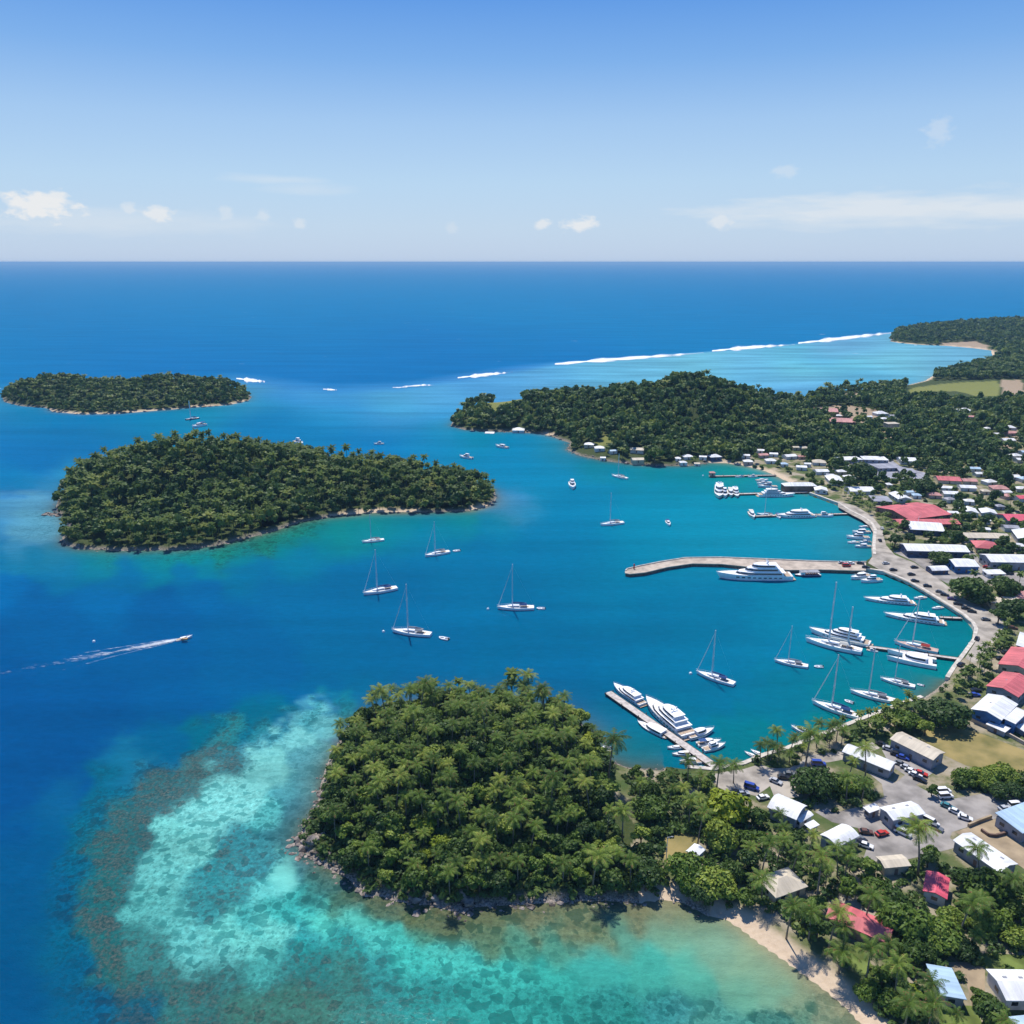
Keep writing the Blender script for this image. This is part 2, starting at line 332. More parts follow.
M['frond'] = leafmat('palm fronds', (.045, .09, .012), (.135, .215, .028), (.32, .37, .06))
M['leaff'] = leafmat('forest leaves', (.042, .088, .024), (.105, .175, .04), (.23, .28, .055), True, .32)
M['frondf'] = leafmat('forest fronds', (.075, .12, .028), (.165, .225, .045), (.27, .30, .065), True, .3)
M['husk'] = simple('dry fronds', (.2, .12, .05), .9, .1, var=.2)
# ------------------------------------------------------------------ sea
# what the water looks like over its bed: (pixel x, y, r, g, b, share of coral)
SEA = [(-200,300,0,124,194,0),(200,300,0,124,194,0),(600,300,0,124,194,0),(1000,300,0,124,194,0),(0,345,0,119,190,0),(300,345,0,119,190,0),(520,345,0,119,190,0),(700,325,0,121,192,0),(900,318,0,121,192,0),
 (150,365,0,112,190,0),(400,365,0,112,190,0),(560,352,0,112,190,0),(480,360,0,112,190,0),(290,372,5,112,192,0),
 (0,440,0,112,185,0),(80,430,0,110,180,0),(250,420,0,118,184,0),(40,465,0,108,180,0),(-150,450,0,106,185,0),(-60,412,10,120,190,0),
 (280,395,62,150,206,0),(330,395,75,163,210,0),(400,392,85,170,208,0),(440,400,88,172,212,0),(390,412,84,180,206,0),(330,410,40,148,200,0),(445,415,62,162,208,0),(480,385,80,160,206,0),(520,378,90,168,208,0),(430,393,84,168,208,0),
 (560,372,72,158,202,0),(600,368,80,168,205,0),(650,364,85,172,208,0),(700,362,90,180,208,0),(740,360,85,172,210,0),(790,355,80,172,205,0),(830,352,90,170,205,0),(870,347,85,165,205,0),(760,375,80,168,208,0),(800,370,88,185,205,0),(850,365,85,180,205,0),(860,375,75,165,205,0),(900,360,95,185,210,0),(950,355,90,170,205,0),(800,385,80,160,205,0),(870,385,70,160,200,0),(820,360,70,160,205,0),(970,360,85,160,195,0),(840,345,85,160,205,0),
 (300,425,0,120,186,0),(380,425,0,120,190,0),(440,440,10,130,188,0),(520,445,0,128,185,0),(550,470,0,128,180,0),(500,470,0,128,184,0),(600,490,0,128,180,0),(570,520,0,126,178,0),
 (5,510,85,158,188,.08),(20,530,92,164,186,.12),(35,500,90,162,190,.1),(45,525,95,165,185,.15),(-20,520,60,145,185,0),(25,515,95,168,190,.1),(15,548,60,145,178,.05),(10,562,20,122,170,0),(60,560,30,125,160,0),(75,478,40,140,185,0),(50,485,50,140,185,0),(30,480,20,125,185,0),
 (100,556,20,130,140,.2),(150,556,10,128,140,.2),(200,554,10,130,138,.2),(130,575,0,105,165,0),(190,574,0,108,162,0),(245,574,0,108,160,0),(60,572,0,110,168,0),(-10,475,0,118,182,0),(20,478,10,122,182,0),(-10,560,5,112,172,0),(30,560,15,118,165,0),(90,566,0,118,158,0),(230,549,20,128,125,.3),(268,539,25,125,118,.35),(290,533,20,128,122,.25),(312,526,20,125,118,.3),(340,521,10,132,140,.1),(370,517,12,138,140,.05),(150,568,0,118,158,0),(205,566,0,118,156,0),(240,560,0,122,150,0),(285,548,0,124,148,0),(322,539,0,124,150,0),(360,530,0,126,155,0),(300,565,0,118,160,0),(400,516,5,134,150,0),(450,514,15,138,145,.05),(400,527,0,124,160,0),(450,526,0,124,160,0),
 (505,505,80,148,175,.05),(520,500,65,148,185,0),(513,513,55,143,175,0),(530,510,45,140,180,0),(540,495,10,130,180,0),(500,520,20,130,160,0),(500,530,0,122,172,0),(430,535,0,122,168,0),(560,550,0,116,172,0),(460,570,0,112,168,0),
 (420,600,0,104,162,0),(380,650,0,100,158,0),(300,600,0,102,162,0),(200,590,0,98,165,0),(100,600,0,102,172,0),(0,590,0,104,178,0),(-80,560,0,104,178,0),(50,640,0,92,162,0),(150,660,0,90,158,0),(250,660,0,94,158,0),(320,680,0,98,156,0),
 (0,700,0,84,156,0),(100,710,0,84,154,0),(60,770,0,80,150,0),(0,800,0,80,150,0),(-100,750,0,82,155,0),(20,860,0,88,148,0),(50,830,0,90,148,0),(-80,900,0,84,148,0),(10,930,0,88,145,.0),(10,1000,0,84,142,0),(-60,1060,0,84,142,0),
 (160,745,0,98,150,0),(110,790,5,102,140,.15),(90,830,8,105,140,.25),(75,870,5,100,140,.3),(60,900,5,95,140,.2),(50,950,5,100,140,.2),(60,1000,5,95,140,.15),(130,760,20,115,160,0),(60,800,10,100,155,0),(200,735,0,105,140,.1),
 (230,735,40,130,140,.5),(270,728,50,140,150,.45),(310,715,60,150,155,.4),(340,706,30,135,150,.3),(340,698,10,120,155,.1),(360,690,0,105,155,0),(260,715,0,108,145,.08),
 (160,785,50,110,115,.85),(200,765,60,120,120,.85),(230,755,60,120,125,.8),(180,800,60,115,115,.9),(130,815,45,105,110,.8),(110,845,40,110,115,.75),(95,880,35,110,115,.75),(95,910,40,110,115,.8),(90,940,35,110,115,.75),(100,970,40,110,110,.85),(125,985,50,115,110,.8),(150,950,60,135,130,.6),
 (290,735,120,200,195,.15),(320,722,110,195,195,.15),(260,770,125,205,195,.12),(230,790,125,205,195,.2),(200,815,120,200,190,.2),(180,840,115,200,188,.2),(160,870,105,190,180,.25),(150,900,95,185,175,.3),(170,925,100,190,180,.3),(200,945,105,195,185,.3),
 (300,720,90,180,185,.15),(280,790,80,165,170,.15),(300,770,85,160,165,.15),(265,810,85,180,175,.35),(235,845,55,140,145,.7),(215,870,50,140,145,.65),(240,880,60,150,150,.6),(205,895,60,150,150,.55),(250,850,60,150,155,.5),
 (280,870,120,215,200,.05),(265,890,105,205,195,.15),(285,900,70,180,170,.3),(255,915,60,165,160,.4),(300,905,60,180,170,.2),(240,930,110,205,190,.3),(280,925,110,205,190,.25),(310,935,60,170,165,.4),(330,925,90,210,190,.15),(360,925,90,205,185,.15),(345,950,50,160,155,.5),(300,950,45,160,160,.45),(380,950,80,195,180,.3),
 (300,860,50,130,140,.2),(285,830,50,125,135,.15),(290,800,60,130,140,.15),(320,885,50,120,115,.25),(350,905,60,115,95,.3),(390,915,75,110,85,.35),(440,922,95,115,80,.3),(490,925,100,115,80,.3),(540,920,110,120,85,.25),(590,920,110,125,90,.2),(640,918,120,130,95,.15),(680,918,130,140,105,.1),
 (430,945,70,145,120,.2),(490,940,85,130,100,.25),(520,950,75,150,125,.15),(560,945,80,150,125,.15),(620,940,90,155,130,.1),(680,935,110,165,135,.1),(720,945,120,165,135,.08),
 (420,965,70,195,178,.25),(460,965,75,195,178,.2),(500,975,65,185,168,.2),(550,975,60,178,160,.15),(600,975,65,172,155,.1),(650,975,70,172,152,.1),(700,975,85,175,150,.08),(750,985,110,178,148,.05),(780,1000,125,178,145,.05),(760,965,130,170,135,.05),(800,1005,135,165,130,.1),(830,1020,125,150,120,.15),
 (420,1000,50,155,150,.45),(470,1005,55,170,158,.3),(530,1010,55,165,152,.3),(600,1010,55,155,145,.25),(660,1010,60,150,145,.25),(720,1015,80,155,140,.2),(780,1020,70,135,120,.3),(810,1015,85,140,115,.25),(690,1000,70,155,150,.2),(600,1040,50,150,140,.3),(800,1050,80,140,120,.3),
 (400,935,70,190,172,.15),(380,930,85,200,180,.1),(300,975,45,130,130,.6),(220,985,60,130,125,.55),(260,970,75,170,160,.4),(340,985,60,135,125,.55),(380,985,55,155,150,.45),(180,1000,55,120,115,.7),(240,1010,65,125,110,.6),(300,1010,65,125,110,.6),(360,1015,60,140,130,.5),(200,1050,50,110,110,.6),(400,1060,60,140,125,.5),
 (130,1005,25,95,125,.5),(90,1005,10,95,140,.3),
 (600,580,0,118,168,0),(700,600,0,114,164,0),(560,640,0,104,158,0),(640,640,0,108,160,0),(720,650,0,114,162,0),(560,690,0,98,156,0),(610,720,0,104,150,0),(620,755,0,112,138,0),(680,720,0,112,152,0),(740,740,0,118,142,0),(780,700,0,118,154,0),(780,740,0,122,140,0),(850,720,0,125,135,0),(850,680,0,122,152,0),(900,690,0,124,146,0),(930,670,0,128,140,0),(945,640,0,124,150,0),(950,615,0,118,142,0),(900,630,0,124,160,0),(800,600,0,128,172,0),(850,600,0,128,170,0),(880,585,0,132,162,0),
 (640,545,0,134,180,0),(700,545,10,140,180,0),(780,545,15,140,180,0),(840,545,35,145,175,0),(860,530,40,140,165,0),(700,510,0,138,182,0),(760,525,8,142,182,0),(820,520,30,145,178,0),(650,500,0,134,178,0),(680,480,0,128,158,0),(740,485,8,138,160,0),(730,472,20,135,135,.1),(800,505,20,140,160,0),(850,555,40,130,150,0),(620,480,0,126,165,0),(600,470,10,124,150,.1),
 (548,445,30,130,165,.1),(560,455,30,128,160,.05),(480,437,0,130,170,0),(445,428,30,140,185,0),(650,472,10,125,145,.1),(700,470,5,125,145,.1),
 (150,418,0,122,175,0),(210,410,20,135,175,0),(240,402,60,155,185,0),(260,388,80,160,195,0),(100,420,0,118,175,0),(20,412,5,125,178,0),(-10,390,60,150,190,0),(270,400,30,138,190,0)]
WATER_GAIN = 1 / 1.62
EDGE = np.array([(-400, 386), (0, 388), (235, 379), (330, 389), (400, 387), (460, 377.5), (553, 364), (706, 352), (796, 344), (896, 332), (960, 326), (1500, 318)], float)
def sea_fields(x, y):
    """water colour from the soundings: kernel-weighted mean, the outer reef edge being a sharp drop"""
    px, py = proj(x, y, np.zeros_like(x)); px = np.clip(px, -260, 1300); py = np.clip(np.where(y < 20, 1150, py), 262, 1150)
    pts = np.array([q[:2] for q in SEA], float); st = 1.0 + 2.2 * np.clip((520 - pts[:, 1]) / 200.0, 0, 1)
    C = np.array([srgb(*q[2:5]) for q in SEA]); K = np.array([q[5] for q in SEA])
    out_p = pts[:, 1] < np.interp(pts[:, 0], EDGE[:, 0], EDGE[:, 1]) - 2; ed = np.interp(px, EDGE[:, 0], EDGE[:, 1])
    wd = np.interp(px, [200, 260, 520, 585], [14, 15, 10, 1.6]); band = np.clip((py - ed) / wd + .5, 0, 1)                        # 0 outside the reef, 1 in the lagoon
    soft = ((px > 262) & (px < 320)) | (px < 240)
    def vnoise(u, v, seed):
        rs = np.random.default_rng(seed).random((64, 64)); i, j = np.floor(u).astype(int), np.floor(v).astype(int); a, b = u - i, v - j; a = a * a * (3 - 2 * a); b = b * b * (3 - 2 * b); g = lambda p, q: rs[p % 64, q % 64]
        return (g(i, j) * (1 - a) + g(i + 1, j) * a) * (1 - b) + (g(i, j + 1) * (1 - a) + g(i + 1, j + 1) * a) * b - .5
    nr = np.maximum(np.clip((480 - np.hypot(x, y)) / 120, 0, 1), .35 * np.clip((900 - np.hypot(x, y)) / 150, 0, 1))            # the drop-offs and sand edges of the near reef are ragged
    px = px + nr * (26 * vnoise(x / 14, y / 14, 1) + 15 * vnoise(x / 5.5, y / 5.5, 2) + 8 * vnoise(x / 2.3, y / 2.3, 3)); py = py + nr * (20 * vnoise(x / 14, y / 14, 4) + 12 * vnoise(x / 5.5, y / 5.5, 5) + 7 * vnoise(x / 2.3, y / 2.3, 6))
    res = []
    for side in (True, False):
        sel = (out_p == side) | ((pts[:, 0] > 1100)); P_, S_, C_, K_ = pts[sel], st[sel], C[sel], K[sel]
        dd = np.sort(np.hypot(P_[:, None, 0] - P_[None, :, 0], (P_[:, None, 1] - P_[None, :, 1]) * S_[:, None]), axis=1); sg = np.where((P_[:, 1] > 690) & (P_[:, 0] < 870) & (P_[:, 0] > 60), np.clip(dd[:, min(2, len(P_) - 1)] * .30, 4, 60), np.clip(dd[:, min(2, len(P_) - 1)] * np.where((P_[:, 0] < 330) & (P_[:, 1] > 465), .34, .5), 5, 90))
        acc = np.zeros((len(x), 4)); wt = np.zeros(len(x))
        for k in range(len(P_)):
            d2 = (px - P_[k, 0]) ** 2 + ((py - P_[k, 1]) * S_[k]) ** 2; q = np.exp(-d2 / (2 * sg[k] ** 2)) + 1e-5 / (1 + (d2 / 400) ** 1.6); wt += q
            for c in range(3): acc[:, c] += q * C_[k, c]
            acc[:, 3] += q * K_[k]
        res.append(acc / wt[:, None])
    o = res[0] * (1 - band[:, None]) + res[1] * band[:, None]
    dp = np.clip(1 - o[:, 0] / .04, 0, 1)[:, None]; lag = (band * np.clip((px - 520) / 60, 0, 1) * np.clip((400 - py) / 15, 0, 1))[:, None]
    return o[:, :3] * WATER_GAIN * (1 + dp * np.array([0, .16, -.08])) * (1 + lag * np.array([.75, .24, .07])) * (1 + np.clip(o[:, :1] / .08, 0, 1) * np.clip((py - 640) / 60, 0, 1)[:, None] * .17), o[:, 3]
def kind_dist(x, y, kind, m):
    out = np.full(len(x), 400.0); X, Y = x[m], y[m]; best = np.full(len(X), 1e6)
    for nm, pts, ks in LANDS:
        q = np.roll(pts, -1, axis=0)
        for (ax, ay), (bx, by), k in zip(pts, q, ks):
            if k != kind: continue
            vx, vy = bx - ax, by - ay; t = np.clip(((X - ax) * vx + (Y - ay) * vy) / (vx * vx + vy * vy + 1e-9), 0, 1); best = np.minimum(best, (X - ax - t * vx) ** 2 + (Y - ay - t * vy) ** 2)
    out[m] = np.sqrt(best); return out
def build_sea():
    rings = np.concatenate([[4, 20, 50, 80], np.geomspace(100, 2600, 330), np.geomspace(2700, 60000, 60)])
    ang = np.concatenate([np.radians(np.arange(-180, -40, 4.0)), np.radians(np.arange(-40, 40.01, .18)), np.radians(np.arange(44, 180, 4.0))])
    rr, aa = np.meshgrid(rings, ang, indexing='ij'); X = (rr * np.sin(aa)).ravel(); Y = (rr * np.cos(aa)).ravel(); n = len(ang)
    i, j = np.meshgrid(np.arange(len(rings) - 1), np.arange(n), indexing='ij'); a = (i * n + j).ravel(); b = (i * n + (j + 1) % n).ravel()
    F = np.stack([a, b, b + n, a + n], 1)[:, ::-1]
    colr, reef = sea_fields(X, Y)
    m = (np.abs(aa.ravel()) < R(45)) & (rr.ravel() < 1500)
    d = np.full(len(X), -500.0); sw = np.zeros(len(X)); dd, _, s = coast(X[m], Y[m]); d[m] = dd; sw[m] = s
    k = np.exp(np.minimum(d, 0) / 4.5) * np.where(sw > 0, 1, 0); near = np.clip(1.6 - rr.ravel() / 900, .35, 1)
    k *= near
    db, dr = kind_dist(X, Y, 'b', m), kind_dist(X, Y, 'r', m); wb = (1 / (db + 2) ** 2) / (1 / (db + 2) ** 2 + 1 / (dr + 2) ** 2)
    sc = (wb[:, None] * np.array(srgb(170, 158, 120)) + (1 - wb[:, None]) * np.array(srgb(112, 108, 80))) * WATER_GAIN
    colr = colr * (1 - .75 * k[:, None]) + sc * .75 * k[:, None]
    V = np.stack([X, Y, np.zeros_like(X)], 1); V = np.vstack([V, [[0, 0, 0]]]); c = len(V) - 1
    T = np.stack([np.full(n, c), (np.arange(n) + 1) % n, np.arange(n)], 1)[:, ::-1]
    colr = np.vstack([colr, colr[:1]]); reef = np.append(reef, 0); sh = np.append(np.clip(-d, 0, 60), 60)
    m_, N, L, B = newmat('sea water')
    at = N.new('ShaderNodeAttribute'); at.attribute_name = 'bed'; ar = N.new('ShaderNodeAttribute'); ar.attribute_name = 'reef'
    tc = N.new('ShaderNodeNewGeometry')
    def mp(sx, sy, rot=0):
        q = N.new('ShaderNodeMapping'); q.inputs['Scale'].default_value = (sx, sy, 1); q.inputs['Rotation'].default_value = (0, 0, rot); L.new(tc.outputs['Position'], q.inputs[0]); return q.outputs[0]
    def noise(v, sc, det=5, rough=.55):
        q = N.new('ShaderNodeTexNoise'); q.inputs['Scale'].default_value = sc; q.inputs['Detail'].default_value = det; q.inputs['Roughness'].default_value = rough; L.new(v, q.inputs['Vector']); return q.outputs[0]
    def ma(op, a, b=None, c=None, clamp=False):
        q = N.new('ShaderNodeMath'); q.operation = op; q.use_clamp = clamp
        for i, v in enumerate((a, b, c)):
            if v is None: continue
            if isinstance(v, (int, float)): q.inputs[i].default_value = v
            else: L.new(v, q.inputs[i])
        return q.outputs[0]
    def mix(f, a, b, bt='MIX'):
        q = N.new('ShaderNodeMix'); q.data_type = 'RGBA'; q.blend_type = bt
        for s, v in (('Factor', f), ('A', a), ('B', b)):
            if isinstance(v, (int, float)): q.inputs[s].default_value = v
            elif isinstance(v, tuple): q.inputs[s].default_value = v
            else: L.new(v, q.inputs[s])
        return q.outputs['Result']
    p = mp(1, 1)
    # coral heads: blobs of three sizes, thresholded by the coral share
    big = noise(p, .11, 6, .65); mid = noise(p, .42, 6, .7); fine = noise(p, 1.1, 4, .7)
    n1 = ma('ADD', ma('MULTIPLY', big, .55), ma('MULTIPLY', mid, .45))
    thr = ma('SUBTRACT', .70, ma('MULTIPLY', ar.outputs['Fac'], .30))
    mask = ma('MULTIPLY', ma('SUBTRACT', ma('ADD', n1, ma('MULTIPLY', ma('SUBTRACT', fine, .5), .22)), thr), 9, clamp=True)
    on = ma('MULTIPLY', ma('SUBTRACT', ar.outputs['Fac'], .07), 7, clamp=True); mask = ma('MULTIPLY', mask, on)
    vor = N.new('ShaderNodeTexVoronoi'); vor.inputs['Scale'].default_value = .4; vor.inputs['Randomness'].default_value = 1
    wob = N.new('ShaderNodeVectorMath'); wob.operation = 'ADD'; nzc = N.new('ShaderNodeTexNoise'); nzc.inputs['Scale'].default_value = .35; nzc.inputs['Detail'].default_value = 3; L.new(p, nzc.inputs['Vector'])
    scl = N.new('ShaderNodeVectorMath'); scl.operation = 'SCALE'; scl.inputs['Scale'].default_value = 2.2; L.new(nzc.outputs['Color'], scl.inputs[0]); L.new(p, wob.inputs[0]); L.new(scl.outputs[0], wob.inputs[1]); L.new(wob.outputs[0], vor.inputs['Vector'])
    sepc = N.new('ShaderNodeSeparateColor'); L.new(vor.outputs['Color'], sepc.inputs[0])
    sz = ma('MULTIPLY', ma('SUBTRACT', sepc.outputs[0], .62), 5.2, clamp=False)            # a share of the cells carry a head, of varied size
    heads = ma('MULTIPLY', ma('MULTIPLY', ma('SUBTRACT', ma('ADD', sz, ma('MULTIPLY', ma('SUBTRACT', fine, .5), .9)), vor.outputs['Distance']), 1.5, clamp=True), ma('MULTIPLY', on, .8))
    v2 = N.new('ShaderNodeTexVoronoi'); v2.inputs['Scale'].default_value = .95; L.new(wob.outputs[0], v2.inputs['Vector']); s2 = N.new('ShaderNodeSeparateColor'); L.new(v2.outputs['Color'], s2.inputs[0])
    h2 = ma('MULTIPLY', ma('MULTIPLY', ma('SUBTRACT', ma('MULTIPLY', ma('SUBTRACT', s2.outputs[0], .58), 3.0), v2.outputs['Distance']), 2.0, clamp=True), ma('MULTIPLY', on, .6))
    mask2 = ma('MAXIMUM', ma('MAXIMUM', mask, heads), h2)
    cor = mix(ma('MULTIPLY', ma('SUBTRACT', fine, .4), 4.0, clamp=True), (.012, .05, .05, 1), (.17, .17, .14, 1))
    bed2 = mix(ma('MULTIPLY_ADD', ma('MULTIPLY', ma('SUBTRACT', ar.outputs['Fac'], .35), 3, clamp=True), .5, .06), mix(.85, at.outputs['Color'], (.16, .44, .47, 1), 'MULTIPLY'), cor)
    # mottled sand and drifting weed on shallow bed
    sandv = ma('MULTIPLY_ADD', ma('SUBTRACT', noise(p, .6, 6, .8), .5), 3.2, 1.0)
    sandm = mix(ma('MULTIPLY', on, 1.0), (1, 1, 1, 1), mix(1.0, (1, 1, 1, 1), (1, 1, 1, 1)))
    cs = N.new('ShaderNodeCombineColor'); [L.new(sandv, cs.inputs[q]) for q in range(3)]
    mot = mix(ma('MULTIPLY', on, .75), (1, 1, 1, 1), cs.outputs[0])
    bed = mix(1.0, at.outputs['Color'], mot, 'MULTIPLY')
    bedc = mix(mask2, bed, bed2)
    # open water: broad soft streaks (currents, wind lanes) and fine chop colour
    st = noise(mp(.0045, .03, .2), 1.0, 7, .65); sr = N.new('ShaderNodeSeparateColor'); L.new(at.outputs['Color'], sr.inputs[0]); amp = ma('MULTIPLY_ADD', ma('MULTIPLY', sr.outputs[0], 12, clamp=True), .9, .72); stv = ma('MULTIPLY_ADD', ma('SUBTRACT', st, .5), amp, 1.0)
    ch = noise(mp(.5, 1.1, .2), .35, 6, .75); chv = ma('MULTIPLY_ADD', ma('SUBTRACT', ch, .5), .6, 1.0)
    vv = ma('MULTIPLY', stv, chv); cv = N.new('ShaderNodeCombineColor'); [L.new(vv, cv.inputs[q]) for q in range(3)]
    fin = mix(1.0, bedc, cv.outputs[0], 'MULTIPLY')
    # a few whitecaps on the open sea
    cd = N.new('ShaderNodeVectorMath'); cd.operation = 'LENGTH'; L.new(tc.outputs['Position'], cd.inputs[0])
    far = ma('MULTIPLY', ma('SUBTRACT', cd.outputs['Value'], 1300), .002, clamp=True)
    wc = noise(mp(.02, .09, .15), 1.0, 3, .5); wcm = ma('MULTIPLY', ma('MULTIPLY', ma('SUBTRACT', wc, .735), 20, clamp=True), far)
    fin = mix(wcm, fin, (.45, .5, .55, 1))
    N.remove(B)
    w1 = noise(mp(.55, 1.0, .3), .5, 6, .7); w2 = noise(mp(1, 1.6, -.2), 1.8, 3, .6)
    bp = N.new('ShaderNodeBump'); bp.inputs['Strength'].default_value = .55; bp.inputs['Distance'].default_value = .9
    L.new(ma('ADD', w1, ma('MULTIPLY', w2, .3)), bp.inputs['Height'])
    # rough water: the waves tilt the facets so grazing light is only weakly mirrored
    df = N.new('ShaderNodeBsdfDiffuse'); gl = N.new('ShaderNodeBsdfGlossy'); gl.inputs['Roughness'].default_value = .09; fr = N.new('ShaderNodeFresnel'); fr.inputs['IOR'].default_value = 1.33
    L.new(fin, df.inputs['Color']); L.new(bp.outputs[0], df.inputs['Normal']); bq = N.new('ShaderNodeBump'); bq.inputs['Strength'].default_value = .13; bq.inputs['Distance'].default_value = .9; L.new(w1, bq.inputs['Height']); L.new(bq.outputs[0], gl.inputs['Normal'])
    fc = ma('MULTIPLY', ma('MINIMUM', fr.outputs[0], .16), .15); ms = N.new('ShaderNodeMixShader'); L.new(fc, ms.inputs[0]); L.new(df.outputs[0], ms.inputs[1]); L.new(gl.outputs[0], ms.inputs[2]); L.new(ms.outputs[0], N['Material Output'].inputs['Surface'])
    o = npmesh('sea', V, [F, T], [m_], smooth=True, attrs={'bed': colr, 'reef': reef})
    tag(o, kind='structure')
build_sea()

# ------------------------------------------------------------------ land
LAWN = [[(912,388),(905,393),(930,392),(955,391),(975,396),(997,396),(1000,386),(998,381),(965,382),(940,384)],
        [(487,403),(487,412),(505,412),(522,404),(525,398),(510,398)], [(604,433),(600,440),(590,445),(600,448),(620,440)], [(408,478),(412,484),(440,486),(450,480),(430,474)],
        [(450,690),(490,690),(500,705),(460,712)]]
DIRT = [[(812,408),(838,405),(862,406),(882,411),(880,417),(862,423),(845,417),(820,413)],[(1001,429),(1018,428),(1020,438),(1004,440)],[(1001,380),(1022,380),(1028,398),(1004,397)],[(831,398),(838,394),(862,393),(862,398),(845,401)],[(832,420),(846,420),(842,436),(834,434)],[(883,428),(900,428),(898,440),(886,440)],
        [(940,343),(975,341),(990,346),(985,350),(945,347)],[(1000,440),(1014,442),(1012,450),(1004,452)]]
TOWN = [(809,493),(780,478),(760,470),(735,462),(705,461),(700,457),(760,450),(800,444),(830,452),(900,452),(960,466),(1000,440),(1030,425),(1400,440),(1700,900),(1100,1250),(950,1130),(870,1035),(802,976),(757,944),(700,905),(650,895),(612,885),(640,830),(605,790),(612,765),(665,771),(726,771),(802,746),(866,721),(945,682),(975,643),(974,630),(930,596),(873,557),(874,530),(849,512)]
def build_land():
    for nm, pts, ks in LANDS:
        xy = pts; r = np.hypot(xy[:, 0], xy[:, 1]); r0, r1 = max(95, r.min() * .96), min(r.max() * 1.03, 5200)
        a = np.arctan2(xy[:, 0], xy[:, 1]); a0, a1 = a.min() - .01, min(a.max() + .01, R(62))
        nr = int(math.log(r1 / r0) / .0075); na = int((a1 - a0) / R(.17))
        rr, aa = np.meshgrid(np.geomspace(r0, r1, nr), np.linspace(a0, a1, na), indexing='ij')
        X = (rr * np.sin(aa)).ravel(); Y = (rr * np.cos(aa)).ravel(); H = np.zeros(len(X)); D = np.zeros(len(X)); S = np.zeros(len(X))
        H = height(X, Y); D, _, S = coast(X, Y)
        rng = np.random.default_rng(5); hillm = np.clip((H - 2.5) / 6, 0, 1)
        H = H + hillm * (np.sin(X * .11) * np.cos(Y * .09) * .8)
        i, j = np.meshgrid(np.arange(nr - 1), np.arange(na - 1), indexing='ij'); q = (i * na + j).ravel()
        F = np.stack([q, q + 1, q + 1 + na, q + na], 1)[:, ::-1]
        keep = (D[F] > -5).any(1); F = F[keep]; used = np.unique(F); mp_ = np.zeros(len(X), np.int64); mp_[used] = np.arange(len(used)); F = mp_[F]
        X, Y, H, D, S = X[used], Y[used], H[used], D[used], S[used]
        g = lambda lst: np.any([inpoly(X, Y, np.array([G(a_, b_)[:2] for a_, b_ in p])) for p in lst], axis=0).astype(float)
        sand = np.clip((S - D) / 2.5, 0, 1) * (S > 0); rocky = (S < 6) & (S > 0)
        lawn = g(LAWN) if nm != 'left' else D * 0; dirt = g(DIRT) if nm == 'mainland' else D * 0; town = g([TOWN]) if nm == 'mainland' else D * 0
        o = npmesh('terrain', np.stack([X, Y, H], 1), F, [land_mat], smooth=True, attrs={'sand': sand, 'rocky': rocky.astype(float), 'lawn': lawn, 'dirt': dirt, 'town': town})
        tag(o, kind='structure')
def land_material():
    m, N, L, B = newmat('ground'); B.inputs['Roughness'].default_value = .95; B.inputs['Specular IOR Level'].default_value = .1
    tc = N.new('ShaderNodeNewGeometry')
    def noise(sc, det=5, rough=.6):
        q = N.new('ShaderNodeTexNoise'); q.inputs['Scale'].default_value = sc; q.inputs['Detail'].default_value = det; q.inputs['Roughness'].default_value = rough; L.new(tc.outputs['Position'], q.inputs['Vector']); return q.outputs[0]
    def ramp(f, *cs):
        r = N.new('ShaderNodeValToRGB'); e = r.color_ramp.elements; e[0].position, e[0].color = cs[0][0], (*cs[0][1], 1); e[1].position, e[1].color = cs[-1][0], (*cs[-1][1], 1)
        for p, c in cs[1:-1]: x = e.new(p); x.color = (*c, 1)
        L.new(f, r.inputs[0]); return r.outputs[0]
    def attr(n): q = N.new('ShaderNodeAttribute'); q.attribute_name = n; return q.outputs['Fac']
    def mix(f, a, b): q = N.new('ShaderNodeMix'); q.data_type = 'RGBA'; L.new(f, q.inputs['Factor']); L.new(a, q.inputs['A']); L.new(b, q.inputs['B']); return q.outputs['Result']
    n1, n2, n3 = noise(.07, 6), noise(.6, 6, .7), noise(2.2, 4)
    forest = ramp(n2, (.35, (.035, .055, .018)), (.65, (.07, .085, .03)))
    town = ramp(n1, (.38, (.065, .10, .03)), (.48, (.12, .135, .055)), (.56, (.28, .24, .16)), (.70, (.39, .34, .265)))
    lawn = ramp(n2, (.3, (.14, .16, .04)), (.7, (.22, .22, .07))); dirt = ramp(n2, (.3, (.26, .19, .12)), (.7, (.4, .31, .22)))
    sand = ramp(n2, (.3, (.5, .38, .26)), (.7, (.62, .49, .35))); rock = ramp(n3, (.38, (.09, .075, .06)), (.6, (.42, .35, .29)))
    c = mix(attr('town'), forest, town); c = mix(attr('lawn'), c, lawn); c = mix(attr('dirt'), c, dirt)
    s = mix(attr('rocky'), sand, rock); c = mix(attr('sand'), c, s); L.new(c, B.inputs['Base Color'])
    bp = N.new('ShaderNodeBump'); bp.inputs['Strength'].default_value = .5; bp.inputs['Distance'].default_value = .4; L.new(n2, bp.inputs['Height']); L.new(bp.outputs[0], B.inputs['Normal'])
    return m
land_mat = land_material(); build_land()

